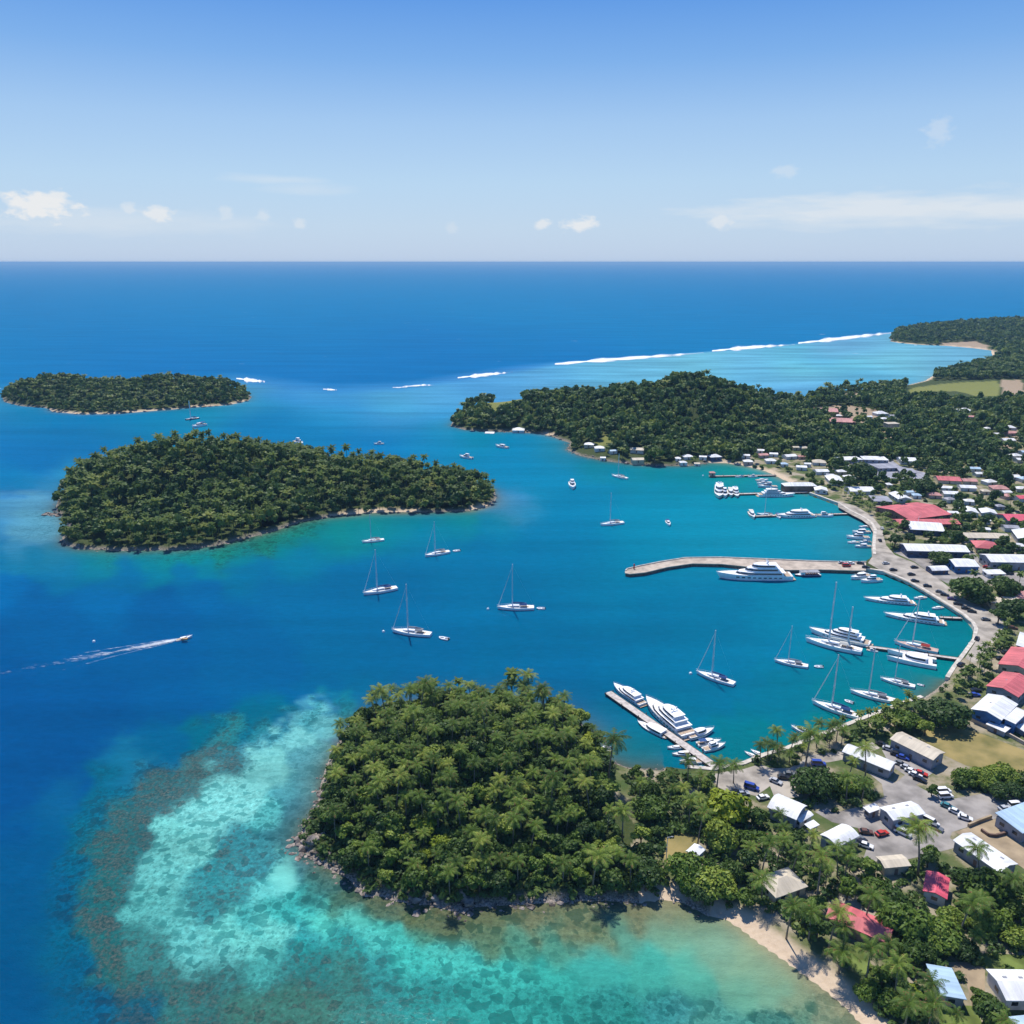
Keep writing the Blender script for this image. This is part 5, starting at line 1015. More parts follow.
SMALL = [
 (958,971,409.5,'rwhite','wwhite','pale roofed house just below the far green field'),(966,976,416,'rrose','wwhite','pinkish white house below the pale one near the far green field'),
 (984,990,427.5,'rwhite','wwhite','small white roofed house alone in the woods below the far green field'),(1004,1015,426.5,'rwhite','wwhite','white roofed house topping the cluster near the right edge'),(1005,1016,432,'rrose','wpink','pinkish house in the cluster near the right edge'),
 (1001,1014,439,'rwhite','wwhite','wide white roof at the foot of the cluster near the right edge'),(992,999,433,'rwhite','wwhite','small pale roof left of the cluster near the right edge'),(1010,1021,454.5,'rwhite','wwhite','white roof above another at the right edge in the woods'),
 (1015,1027,458.5,'rwhite','wwhite','white roof below another at the right edge in the woods'),(1020,1030,451,'rblue','wwhite','bluish roof cut by the right edge in the woods'),(969,980,467.5,'rblue','wwhite','bluish white roof at the lower edge of the woods'),(974,985,472.5,'rwhite','wwhite','white roof just below the bluish one at the edge of the woods'),
 (1005,1019,475.5,'rwhite','wwhite','broad white roof near the right edge above the rose roofs'),(1018,1030,477.5,'rblue','wwhite','pale blue roof touching the broad white roof at the right edge'),(936,959,478,'rpink','wcream','long red roof at the foot of the woods'),(961,976,479.5,'rrose','wcream','faded red roof right of the long red roof'),
 (983,996,480.5,'rwhite','wwhite','pale green white roof right of the faded red roof'),(940,952,486.5,'rwhite','wwhite','slanted white roof beside the low olive tree'),(959,975,486,'rwhite','wwhite','white roof below the faded red roof'),(942,958,492,'rwhite','wwhite','bright white roof below the slanted one'),
 (991,1008,487,'rrose','wpink','pink and white roofed house with red patches'),(981,990,490,'rcream','wcream','cream roof left of the pink and white house'),(1001,1011,491,'rwhite','wwhite','small white roof below the pink and white house'),(1016,1028,487.5,'rwhite','wwhite','pale roof at the right edge beside the pink and white house'),
 (1002,1014,494.5,'rrose','wpink','long faded pink roof left of the bright pink one'),(1015,1030,496.5,'rcoral','wwhite','bright pink roof at the right edge behind the town trees'),(964,975,500,'rwhite','wwhite','white roof among trees in the middle of the town'),
 (905,914,491,'rblue','wwhite','small round grey roof beside the car park trees'),(912,921,494,'rblue','wwhite','small pale blue roof near the round grey one'),(928,941,493.5,'rrose','wpink','faded rose roof behind the market hall'),(944,955,498,'rgrey','wwhite','grey roofed house below the bright white roof'),
 (947,958,511.5,'rwhite','wwhite','white roof at the tip of the market hall'),(980,990,519,'rwhite','wwhite','white house below the two neighbouring white roofs'),(995,1004,505,'rgrey','wgrey','small grey roof above the bright pink building'),(983,990,528,'rwhite','wwhite','tiny white hut beyond the long narrow pale roof'),
 (1003,1018,526,'rgrey','wwhite','grey roofed house between the pink building and the white one'),(1012,1024,544,'rwhite','wwhite','small white roof above the big store at the right edge'),
 (874,887,412.5,'rwhite','wwhite','wide white roof topping the hillside houses left of the far field'),(865,872,416,'rwhite','wwhite','small white house left of the wide white hillside roof'),(867,876,421,'rgrey','wwhite','grey white house below the small hillside one'),(880,888,418,'rwhite','wpink','white house below the wide hillside roof'),
 (889,897,415,'rgrey','wwhite','grey roof right of the wide hillside roof'),(813,837,410,'rrose','wbrown','long pink roofed building on the ridge by the lagoon'),(829,854,420,'rrose','wbrown','second long pink roof stepping down from the ridge'),(836,842,415,'rwhite','wpink','pale pink house between the two long pink roofs'),
 (800,809,447,'rcream','wcream','cream roof at the wood edge behind the beach village'),(792,800,446.5,'rcream','wcream','second cream roof at the wood edge behind the beach village'),(797,805,455.5,'rrose','wpink','rose roof with red wall in the beach village'),(783,796,455,'rwhite','wwhite','white roof in the middle of the beach village'),
 (780,788,463,'rblue','wwhite','bluish white roof below the white one in the beach village'),(765,776,459.5,'rwhite','wwhite','pale roof behind the curved beach'),(757,768,454,'rrose','wpink','pinkish roof behind the curved beach'),(756,765,449.5,'rwhite','wwhite','white roof highest in the beach village'),
 (769,778,453,'rwhite','wwhite','white roof between the pinkish and middle roofs of the beach village'),(741,750,454.5,'rwhite','wwhite','small white roof above the beach start'),(743,753,460.5,'rwhite','wpink','white cottage directly on the beach'),(708,721,455.5,'rwhite','wnavy','white roofed cottage at the left end of the beach'),
 (699,707,456,'rwhite','wwhite','white cottage second from the left end of the beach'),(796,807,466,'rwhite','wwhite','white roof inland of the jetties'),(804,811,463,'rwhite','wwhite','small white roof beside the one inland of the jetties'),(812,826,461,'rcream','wwhite','greyish cream roof left of the car park'),
 (814,828,470,'rwhite','wwhite','long white roof below the greyish cream one'),(836,846,470.5,'rwhite','wcream','pale roof with yellow wall near the car park'),(826,834,474,'rgrey','wwhite','small grey roof between the white roofs near the car park'),(886,892,483.5,'rwhite','wcream','small white roof among the car park palms'),
 (584,594.5,443.5,'rwhite','wcream','white hipped cottage leftmost on the wooded headland shore'),(594,605,447,'rwhite','wwhite','white roof right of the leftmost headland cottage'),(609,617,450,'rblue','wwhite','bluish roof among trees on the headland shore'),(630,644.5,448.5,'rcream','wwhite','pale green roof left of the bright round tree'),
 (631,644,458.5,'rcream','wcream','low cream boat house at the headland waterline'),(675,681,457.5,'rwhite','wwhite','small white cottage first right of the bright round tree'),(682,693,455.5,'rwhite','wwhite','white hipped cottage on the shore right of the bright round tree'),(679,687,461.5,'rwhite','wwhite','low white boat shed below the hipped shore cottage'),
 (694,700,462,'rcream','wwhite','tiny pale hut at the water between the shore cottages'),(485,495,430,'rwhite','wpink','pinkish white hut at the tip of the wooded headland'),(512,525,429,'rwhite','wwhite','white hut on the shore near the headland tip'),(600,606,457,'rwhite','wwhite','tiny white shelter at the bend of the headland shore'),
 (914,917,343.6,'rwhite','wwhite','tiny white house on the far point')]
for x0, x1, py, ro, wa, lab in SMALL: small_b(x0, x1, py, ro, wa, lab, kind='hip' if RNG.random() < .35 or 'hip' in lab else 'gable')
p = G(891, 427, 4); make_building(p.x, p.y, p.z, 13, 10, .1, 8, 'flat', 'rcream', 'wcream', 'beige block house standing out of the woods above the car park', False)
def hut_on(px, py, z, L_, W, h, roof, wall, label):
    p = P(px, py, z); make_building(p.x, p.y, z, L_, W, 0.05, h, 'hip', roof, wall, label, False, 'hut', 'hut'); o = [q for q in COL.objects if q.name.startswith('hut')]
hut_on(712, 475.5, 1.12, 5, 4.5, 2.6, 'rrose', 'wpink', 'pinkish hut on the end of the beach jetty')
p = P(801, 491, 2); make_building(p.x, p.y + 6, 1.3, 26, 9, .02, 4.2, 'hip', 'rwhite', 'wbrown', 'white roofed boathouse over the water at the root of the upper jetty', False, 'boathouse', 'boathouse')

# ------------------------------------------------------------------ walls, poles
def low_wall(pix, label, h=1.1, mat='dirt'):
    pts = [P(a, b, 2) for a, b in pix]; mb = MB()
    for a, b in zip(pts[:-1], pts[1:]):
        t = (b - a).normalized() * .01; n = Vector((-t.y, t.x, 0)).normalized() * .3
        mb.prism([(v.x, v.y) for v in (a - n, b - n, b + n, a + n)], 1.6, 2 + h)
    tag(mb.build('low_wall', M[mat]), label, 'wall')
low_wall([(968,827),(980,822),(991,818)], 'low tan earth wall beside the pale blue roofed building', 1.2, 'dirt')
low_wall([(981,831),(988,836),(995,837),(1010,833)], 'low brown retaining wall in the dirt lot', 1.0, 'wbrown')
low_wall([(965,718),(984,727),(1008,736),(1030,748)], 'pale boundary wall between the dry field and the blue walled building', 1.4, 'concrete')
def pole(px, py, h, label):
    p = P(px, py, 2); r = empty('lamp_pole', (p.x, p.y, 2)); MB().tube([(0, 0, -.3), (0, 0, h)], [.14, .09], 6).build('post', M['alu'], r)
    MB().tube([(0, 0, h - .1), (1.3, 0, h + .2)], .06, 5).build('arm', M['alu'], r); MB().box(1.0, 1.7, -.15, .15, h + .12, h + .25).build('lamp_head', M['wgrey'], r); tag(r, label, 'lamp post')
pole(970, 597, 10, 'white pole rising beside the palms inland of the quay road'); pole(666, 862, 9, 'slim dark pole on the small clearing'); pole(917, 529, 9, 'pole in front of the white roofed shop by the market hall')

# ------------------------------------------------------------------ cars
CARPAINT = {'white': (.75,.75,.74), 'black': (.02,.02,.025), 'red': (.5,.04,.03), 'blue': (.03,.07,.35), 'silver': (.45,.46,.48), 'brown': (.14,.07,.05), 'teal': (.05,.2,.22), 'grey': (.15,.16,.17), 'purple': (.12,.07,.22)}
CARM = {k: simple(k + ' car paint', v, .3, .5, var=.04) for k, v in CARPAINT.items()}
def make_car(col, van=False):
    r = empty('parked_car' if not van else 'parked_van', (0, 0, -500)); hb = .95 if not van else 1.1; top = 1.48 if not van else 2.1; L_ = 4.5 if not van else 5.1; hw = .88
    prof = [(-L_/2, .35), (-L_/2, hb * .92), (-L_/2 + .5, hb), (L_/2 - 1.2, hb), (L_/2 - .1, hb * .78), (L_/2, .4)] if not van else [(-L_/2, .35), (-L_/2, hb), (L_/2 - .9, hb), (L_/2 - .05, hb * .85), (L_/2, .4)]
    n = len(prof); mb = MB(); vs = [(x, s * hw * (.96 if z > .8 else 1), z) for s in (-1, 1) for x, z in prof]
    mb.add(vs, [tuple(range(n)), tuple(range(2 * n - 1, n - 1, -1))] + [(i, n + i, n + (i + 1) % n, (i + 1) % n) for i in range(n)]); mb.build('body', CARM[col], r)
    a, b = (-1.75, .95) if not van else (-2.45, 1.6)
    g = MB(); g.add([(a, -.82, hb), (b, -.82, hb), (b, .82, hb), (a, .82, hb), (a + .45 * (not van), -.68, top - .06), (b - .75, -.68, top - .06), (b - .75, .68, top - .06), (a + .45 * (not van), .68, top - .06)], [(4,5,6,7),(0,1,5,4),(1,2,6,5),(2,3,7,6),(3,0,4,7)]); g.build('window', M['glass'], r)
    MB().box(a + .42 * (not van), b - .73, -.7, .7, top - .06, top).build('roof', CARM[col], r)
    w0 = None
    for x in (-L_ * .31, L_ * .31):
        for s in (-1, 1):
            if w0 is None: w0 = MB().tube([(0, -.11, 0), (0, .11, 0)], .34, 10).build('wheel', M['black'], r); o = w0
            else: o = w0.copy(); COL.objects.link(o); o.parent = r
            o.location = (x, s * .84, .34)
    return r
CARS = [(943.5,791,'white',1,.1,'white van nearest the shaded row below the dry field'),(945.5,796,'white',1,.1,'white van second from the shaded row, beside the first'),(948,806,'teal',0,-.75,'teal car first in the kerb line below the two vans'),(956,811.5,'white',0,-.75,'white car with a dark windscreen, middle of the kerb line below the vans'),(965.5,817.5,'white',0,-.5,'white car lowest in the kerb line below the vans'),
 (907,767.5,'silver',0,-.7,'silver car highest in the row below the arched shed'),(911.5,771,'white',0,-.7,'white car second in the row below the arched shed'),(915.5,774.5,'white',0,-.7,'white car third in the row below the arched shed'),(920,779,'black',0,-.7,'black car lowest in the row below the arched shed'),(921,773,'red',0,-.6,'red car right of the row below the arched shed'),
 (901,763.5,'grey',0,-.7,'grey car by the corner of the arched shed'),(897,754,'black',0,-.6,'black car between the beige warehouse and arched shed'),(889,748.5,'silver',0,-.6,'silver car between the beige warehouse and arched shed'),(903,757,'blue',0,-.6,'blue car against the beige warehouse wall'),(882,744,'black',0,-.6,'black car by the left end of the beige warehouse'),
 (903,832.5,'white',1,-.8,'white van nosing out from the square workshop, leftmost in front'),(910,827.5,'silver',0,-.9,'silver car second in front of the square workshop'),(914,825.5,'red',0,-.9,'red car third in front of the square workshop'),(931,822,'white',1,-.9,'white van by the right corner of the square workshop'),(936,827,'grey',0,-.8,'grey car rightmost in front of the square workshop'),
 (919,823,'black',0,-.9,'black car fourth in front of the square workshop'),(866,831.5,'brown',0,-.15,'brown car on the road beside the curved shed'),(882,833,'red',0,.3,'dark red car left of the square workshop yard'),(861,841,'black',0,.5,'black car at the right end of the curved shed'),(866,845,'white',0,-.5,'white car at the right end of the curved shed'),(858,838.5,'grey',0,.5,'grey car between two others at the curved shed'),
 (751.5,787,'blue',1,-.5,'bright blue van in the parking lot'),(818.5,763.5,'blue',1,-.1,'bright blue van on the quay lot behind the palms'),(776,781,'silver',0,-.7,'silver car in the parking lot shade'),(784,777,'black',0,-.2,'black car in the parking lot shade'),(736,792,'black',0,.1,'black car left in the parking lot'),(743,793,'silver',0,.1,'silver car beside the black one left in the parking lot'),
 (763,797,'white',0,.3,'white car beside the arched shed of the parking lot'),(790,774,'grey',0,-.2,'grey car at the far side of the parking lot'),
 (846.5,565.5,'red',1,.03,'red truck at the root of the long pier'),(842,562.5,'silver',0,.03,'silver car behind the red truck on the pier'),(851,563,'white',0,.03,'white car right of the red truck on the pier'),(860.5,563,'black',0,-.3,'black car at the shore end of the pier'),(866,567,'black',0,-.3,'second black car at the shore end of the pier'),
 (893.5,569.5,'black',0,.05,'black car first on the quay road from the pier'),(886,563,'silver',0,.2,'silver car near the bend of the quay road'),(914.5,567,'black',0,.1,'black car on the plaza beside the curved roof'),(911.5,574,'black',0,.1,'black car below the plaza on the quay road'),(915,580.5,'black',0,-.15,'long black car parked at the quay bend below the plaza'),(927.5,585.5,'black',0,-.2,'black car on its own at the quay kerb'),
 (940,591.5,'grey',0,-.5,'grey car at the top of the diagonal row on the quay road'),(945,594.5,'black',0,-.5,'black car second in the diagonal row on the quay road'),(952,598.5,'purple',0,-.3,'purple car in the diagonal row on the quay road'),(958,603.5,'black',0,-.4,'black car after the purple one in the diagonal row'),(966,608,'black',0,-.4,'black car in the lower diagonal row'),(972,611,'black',0,-.4,'black car at the low end of the diagonal row'),
 (986,619,'grey',0,-.1,'dark grey car under trees beside the quay road'),(977,638,'black',0,.9,'black car at the quay corner by the strip of palms'),(1013,627.5,'brown',0,-.3,'brown car on the street at the right edge'),(1006,652,'black',0,.1,'black car in front of the upper pink warehouse'),(1001,658,'black',0,.1,'second black car in front of the upper pink warehouse'),
 (976.5,690,'black',0,.0,'black car in front of the lower pink warehouse'),(975,694.5,'blue',0,.0,'dark blue car below the black one at the lower pink warehouse'),(961,664,'black',0,.6,'black car at the jetty root on the basin quay'),(882,528,'white',0,1.4,'white car on the upper quay road'),(880,540,'black',0,1.4,'black car on the upper quay road'),(877,515,'silver',0,1.0,'silver car under the upper quay palms'),
 (855,471,'blue',0,.1,'blue car in the grey car park, leftmost'),(884,472,'white',0,.1,'white car in the middle of the grey car park'),(903,475,'silver',0,.1,'silver car at the right of the grey car park'),
 (990,572,'white',0,.1,'white car under the awning of the big store'),(1010,573,'black',0,.1,'black car before the big store at the right edge'),(1016,805,'white',1,.1,'white van at the right edge above the pale blue roof'),(1005,808,'silver',0,.2,'silver car near the white van at the right edge'),(987,567,'red',0,-.6,'red car on the street beside the big store')]
cproto = {}
for px, py, col, van, a, lab in CARS:
    p = P(px, py, 2.7); k = (col, van)
    if k not in cproto: cproto[k] = make_car(col, van); o = cproto[k]
    else: o = copy_tree(cproto[k])
    o.location = (p.x, p.y, 2.07 if not (835 < px < 870 and py < 570) else 2.08); o.rotation_euler = (0, 0, a); tag(o, lab, 'van' if van else 'car', 'vehicles parked on the waterfront'); BLD.append((p.x, p.y, a, 2.2, .8))
# ------------------------------------------------------------------ boats (bow towards +x, waterline z = 0)
def hull_mb(L_, B, F, bow=1.25, stern=.86, full=.55, keel=-.5, rake=.07, ns=14):
    """lofted hull; returns the hull and the deck outline"""
    mb = MB(); secs = []; out = []
    for i in range(ns + 1):
        t = i / ns; x = -L_ / 2 + L_ * t
        b = B / 2 * (stern + (1 - stern) * math.sin(min(1, t / .45) * math.pi / 2)) if t < .45 else B / 2 * max(.0, 1 - ((t - .45) / .55) ** (1.6 + full))
        z = F * (1 + (bow - 1) * t ** 2); xr = x + rake * L_ * t ** 3 * .5; b = max(b, .02)
        s = [(x - rake * L_ * .35 * t ** 3, 0, keel), (x - rake * L_ * .2 * t ** 3, b * .7, keel * .4), (x, b * .92, 0.12), (xr, b, z)]
        secs.append(s); out.append((xr, b, z))
    vs = [];
    for s in secs: vs += s + [(x, -y, z) for x, y, z in s[1:]][::-1]
    k = 7; fs = []
    for i in range(ns):
        for j in range(k):
            if j == 3: continue
            fs.append((i * k + j, i * k + (j + 1) % k, (i + 1) * k + (j + 1) % k, (i + 1) * k + j))
    fs.append(tuple(range(k))); mb.add(vs, fs)
    return mb, out
def deck_mb(out, drop=.08, ins=.97):
    mb = MB(); n = len(out); vs = [(x, y * ins, z - drop) for x, y, z in out] + [(x, -y * ins, z - drop) for x, y, z in out]
    return mb.add(vs, [(i, n + i, n + i + 1, i + 1) for i in range(n - 1)])
def bull(x0, x1, hw, nose=.35, tail=1.0, n=6):
    """deckhouse outline: square aft, rounded forward"""
    L_ = x1 - x0; xs = x1 - nose * L_; pts = [(x0, -hw * tail), (xs, -hw)]
    for i in range(1, n): a = -math.pi / 2 + math.pi * i / n; pts.append((xs + nose * L_ * math.cos(a), hw * math.sin(a)))
    return pts + [(xs, hw), (x0, hw * tail)]
def tier(root, x0, x1, hw, z0, z1, mat, nose=.35, wname='window', rake=.9, name='deckhouse', glass='glass', over=.35):
    H_ = z1 - z0; MB().prism(bull(x0, x1, hw, nose), z0, z1 - .12, rake, (x0 + (x1 - x0) * .35, 0)).build(name, mat, root)
    cx = x0 + (x1 - x0) * .35; f = lambda s, e: [(cx + (x - cx) * s + (e if x > cx else -e) * 0, y * s + (e if y > 0 else -e)) for x, y in bull(x0 + .0 * H_, x1, hw, nose)]
    s0 = 1 - (1 - rake) * .35; s1 = 1 - (1 - rake) * .8
    g = MB(); o = bull(x0 + (x1 - x0) * .04, x1 + .06, hw + .05, nose); n = len(o)
    a = [(cx + (x - cx) * s0, y * s0 + (.0), z0 + H_ * .38) for x, y in o]; b = [(cx + (x - cx) * s1, y * s1, z0 + H_ * .8) for x, y in o]
    g.add(a + b, [(i, (i + 1) % n, n + (i + 1) % n, n + i) for i in range(n)]); g.build(wname, M[glass], root)
    MB().prism([(cx + (x - cx) * (rake + .06) - over, y * (rake + .1)) for x, y in bull(x0, x1, hw, nose)], z1 - .12, z1).build('roof', mat, root)
def hullset(root, L_, B, F, mat, deck='deck', stripe=None, **k):
    mb, out = hull_mb(L_, B, F, **k); h = mb.build('hull', mat, root, smooth=False); deck_mb(out).build('deck', M[deck], root)
    if stripe:
        s = MB(); n = len(out)
        for sg in (1, -1):
            a = [(x, sg * (y + .03), z * .62) for x, y, z in out[:-2]]; b = [(x, sg * (y + .035), z * .8) for x, y, z in out[:-2]]; m_ = len(a)
            s.add(a + b, [(i, i + 1, m_ + i + 1, m_ + i) for i in range(m_ - 1)])
        s.build('stripe', M[stripe], root)
    return out
def rail(root, out, h=.8, frm=.35):
    r = MB(); n = len(out); i0 = int(n * frm)
    for sg in (1, -1):
        pts = [(x, sg * y * .95, z + h) for x, y, z in out[i0:]]; r.tube(pts, .035, 4)
        for x, y, z in out[i0::2]: r.tube([(x, sg * y * .95, z - .05), (x, sg * y * .95, z + h)], .03, 4)
    r.build('rail', M['alu'], root)
def make_sail(hullm='white', deckm='deck', canvas='bluec', masts=1, jib=True, L_=15.0, mh=20.0, dodger=True):
    r = empty('sailboat', (0, 0, -500)); B = L_ * .27; out = hullset(r, L_, B, 1.15, M[hullm], deckm, 'navy' if canvas == 'bluec' and hullm == 'white' and masts == 1 and not jib else None, stern=.72, full=.25, bow=1.2)
    MB().prism(bull(-L_ * .12, L_ * .26, B * .24, .5), 1.05, 1.75, .86).build('cabin', M['white'], r)
    g = MB();
    for s in (-1, 1): g.box(-L_ * .08, L_ * .14, s * B * .235 - .05, s * B * .235 + .05, 1.32, 1.55)
    g.build('window', M['glass'], r)
    c = MB(); c.box(-L_ * .36, -L_ * .14, -B * .2, B * .2, .98, 1.12); c.build('cockpit', M['teak'], r)
    if dodger:
        d = MB(); k = [(y, 1.75 + .95 * math.cos(y / (B * .26) * 1.3)) for y in np.linspace(-B * .26, B * .26, 7)]
        vs = [(x, y, z + dz) for x in (-L_ * .30, -L_ * .1) for dz in (0, .06) for y, z in k]; n = 7; fs = []
        for i in range(6): fs += [(n + i, 3 * n + i, 3 * n + i + 1, n + i + 1), (i, i + 1, 2 * n + i + 1, 2 * n + i), (i, n + i, n + i + 1, i + 1), (2 * n + i, 2 * n + i + 1, 3 * n + i + 1, 3 * n + i)]
        d.add(vs, fs); d.build('canopy', M[canvas], r)
    def mast(x, H_, nm='mast'):
        m_ = MB(); m_.tube([(x, 0, .9), (x, 0, H_)], [.28, .2] if hullm == 'white' else [.5, .4], 6)
        mo = m_.build(nm, M['alu'], r); s = MB()
        for q in (.45, .7): s.tube([(x, -B * .26, H_ * q), (x, B * .26, H_ * q)], .06, 4)
        s.build('spreader', M['alu'], mo)
        w_ = MB(); w_.tube([(x, -B * .45, 1.2), (x, -B * .26, H_ * .45), (x, 0, H_ * .96)], .012, 3); w_.tube([(x, B * .45, 1.2), (x, B * .26, H_ * .45), (x, 0, H_ * .96)], .012, 3)
        w_.build('shroud', M['alu'], mo)
        b_ = MB(); b_.tube([(x, 0, 2.6), (x - L_ * .36, 0, 2.75)], .11, 5); bo = b_.build('boom', M['alu'], r)
        MB().tube([(x - .2, 0, 2.85), (x - L_ * .18, 0, 2.98), (x - L_ * .35, 0, 2.9)], [.26, .24, .12], 6).build('furled_sail', M[canvas if RNG.random() < .5 else 'cream'], bo)
    mast(L_ * .1, mh)
    if masts > 1: mast(-L_ * .24, mh * .68)
    if jib: MB().tube([(L_ * .5, 0, 1.4), (L_ * .3, 0, mh * .5), (L_ * .105, 0, mh * .95)], [.12, .15, .05], 5).build('furled_jib', M['alu'], r)
    MB().tube([(-L_ * .5, 0, 1.2), (L_ * .1, 0, mh * .98)], .012, 3).build('backstay', M['alu'], r)
    rail(r, out, .6, .5); return r
def make_motor(hullm='white', stripe=None, canvas=None, L_=11.0, fly=False, kind='cruiser'):
    r = empty('motor_boat', (0, 0, -500)); B = L_ * .32; out = hullset(r, L_, B, 1.15, M[hullm], 'deck', stripe, full=.35, bow=1.35)
    c = MB(); c.box(-L_ * .46, -L_ * .18, -B * .36, B * .36, .7, 1.13); c.build('cockpit', M['teak'], r)
    tier(r, -L_ * .2, L_ * .24, B * .34, 1.1, 2.5 if kind == 'cruiser' else 1.9, M['white'], .5, rake=.78, name='cabin', over=.5)
    if fly: tier(r, -L_ * .2, L_ * .1, B * .26, 2.5, 3.4, M['white'], .5, rake=.8, name='flybridge', over=.2)
    if canvas:
        m_ = MB(); m_.box(-L_ * .42, -L_ * .12, -B * .34, B * .34, 2.55, 2.65); [m_.tube([(x, y, 1.1), (x, y, 2.56)], .04, 4) for x in (-L_ * .4, -L_ * .14) for y in (-B * .32, B * .32)]; m_.build('canopy', M[canvas], r)
    MB().box(-L_ * .52, -L_ * .47, -.3, .3, .2, 1.3).build('engine', M['grey'], r); rail(r, out, .55, .55)
    return r
def make_yacht(L_=45.0, tiers=3, B=None, wide=False, low=False, arch=True, hullm='white', stripe=True):
    r = empty('motor_yacht', (0, 0, -500)); B = B or L_ * .225; F = L_ * (.068 if not low else .05); out = hullset(r, L_, B, F, M[hullm], 'deck', None, full=1.5 if not low else .9, bow=1.45, rake=.12, stern=.9, keel=-1)
    # row of ports in the hull, a swim platform, a foredeck step
    s = MB(); n = len(out)
    for sg in (1, -1):
        for i in range(2, n - 4):
            x, y, z = out[i]; x2, y2, z2 = out[i + 1]; xa, xb = x + (x2 - x) * .2, x + (x2 - x) * .75; ya, yb = y + (y2 - y) * .2, y + (y2 - y) * .75
            s.add([(xa, sg * (ya * .985 + .03), z * .5), (xb, sg * (yb * .985 + .03), z * .5), (xb, sg * (yb + .04), z * .7), (xa, sg * (ya + .04), z * .7)], [(0, 1, 2, 3)])
    s.build('porthole', M['glass'], r)
    MB().box(-L_ * .545, -L_ * .49, -B * .4, B * .4, .25, .7).build('swim_platform', M['teak'], r)
    MB().box(-L_ * .47, -L_ * .36, -B * .42, B * .42, F - .06, F + .03).build('aft_deck', M['teak'], r)
    th = L_ * .052 if L_ > 20 else 2.0; th = max(1.9, min(th, 2.5)); z = F - .1; x0, x1, hw = -L_ * .38, L_ * (.31 if not low else .24), B * .46
    if wide: x1, hw = L_ * .36, B * .47
    for i in range(tiers):
        tier(r, x0, x1, hw, z, z + th, M['white'], .42, rake=.88, name='deckhouse' if i < tiers - 1 or tiers == 1 else 'flybridge', over=L_ * .03)
        z += th; w_ = x1 - x0; x0 += w_ * .1; x1 -= w_ * (.2 if not low else .3); hw *= .84
    MB().prism(bull(L_ * .22, L_ * .36, B * .2, .5), F * 1.08, F * 1.08 + .55, .8).build('foredeck_locker', M['white'], r)
    if arch:
        m_ = MB(); cx = (x0 + x1) / 2; m_.tube([(cx - 1, 0, z - .2), (cx - 2, 0, z + L_ * .06)], [.35, .15], 6); m_.box(cx - 2.0, cx - 1.2, -B * .2, B * .2, z + L_ * .025, z + L_ * .032); mo = m_.build('radar_mast', M['white'], r)
        d = MB();
        for y in (-B * .14, B * .14): d.prism([(cx - 1.6 + .5 * math.cos(a * .785), y + .5 * math.sin(a * .785)) for a in range(8)], z + L_ * .033, z + L_ * .033 + .9, .6)
        d.build('radar_dome', M['white'], mo)
    rail(r, out, .8, .45); return r
def make_cat(L_=16.0, masts=1, B=8.0, mh=20):
    r = empty('catamaran', (0, 0, -500))
    for s in (-1, 1):
        mb, out = hull_mb(L_, B * .26, 1.5, full=.2, stern=.8); h = mb.build('hull', M['white'], r, loc=(0, s * B * .36, 0)); deck_mb(out).build('deck', M['deck'], h)
    MB().box(-L_ * .42, L_ * .2, -B * .36, B * .36, 1.0, 1.5).build('bridge_deck', M['deck'], r); tier(r, -L_ * .3, L_ * .17, B * .32, 1.5, 2.9, M['white'], .4, rake=.85, name='saloon')
    if masts:
        m_ = MB().tube([(L_ * .12, 0, 1.5), (L_ * .12, 0, mh)], [.18, .1], 6).build('mast', M['alu'], r); MB().tube([(L_ * .12, 0, 3.6), (-L_ * .3, 0, 3.7)], .14, 5).build('boom', M['alu'], r)
    return r
def make_dinghy(col='white', L_=3.6):
    r = empty('dinghy', (0, 0, -500)); t = MB(); B = L_ * .42; pts = [(-L_ / 2, B / 2, .3), (L_ * .2, B / 2, .3), (L_ * .42, B * .25, .36), (L_ / 2, 0, .42), (L_ * .42, -B * .25, .36), (L_ * .2, -B / 2, .3), (-L_ / 2, -B / 2, .3)]
    t.tube(pts, .26, 7).build('hull', M[col], r, smooth=True); MB().box(-L_ * .46, L_ * .3, -B * .42, B * .42, .02, .2).build('floor', M['grey'], r); MB().box(-L_ * .1, L_ * .02, -B * .4, B * .4, .3, .42).build('seat', M['white'], r)
    MB().box(-L_ * .58, -L_ * .48, -.14, .14, .1, .85).build('engine', M['black'], r); return r
def make_ferry(L_=17.0):
    r = empty('passenger_launch', (0, 0, -500)); B = 5; out = hullset(r, L_, B, 1.1, M['navy'], 'deck', None, full=.6, bow=1.15)
    m_ = MB(); m_.box(-L_ * .44, L_ * .3, -B * .44, B * .44, 3.1, 3.25); m_.build('canopy', M['wgrey'], r); k = MB()
    for x in np.linspace(-L_ * .42, L_ * .28, 6): [k.tube([(x, y, 1), (x, y, 3.1)], .06, 4) for y in (-B * .42, B * .42)]
    k.build('post', M['white'], r); s = MB(); [s.box(x, x + .5, -B * .36, B * .36, 1.05, 1.6) for x in np.linspace(-L_ * .4, L_ * .2, 8)]; s.build('bench', M['redc'], r); MB().box(L_ * .14, L_ * .3, -B * .3, B * .3, 1.0, 2.9).build('wheelhouse', M['white'], r)
    return r
PROTO = {}
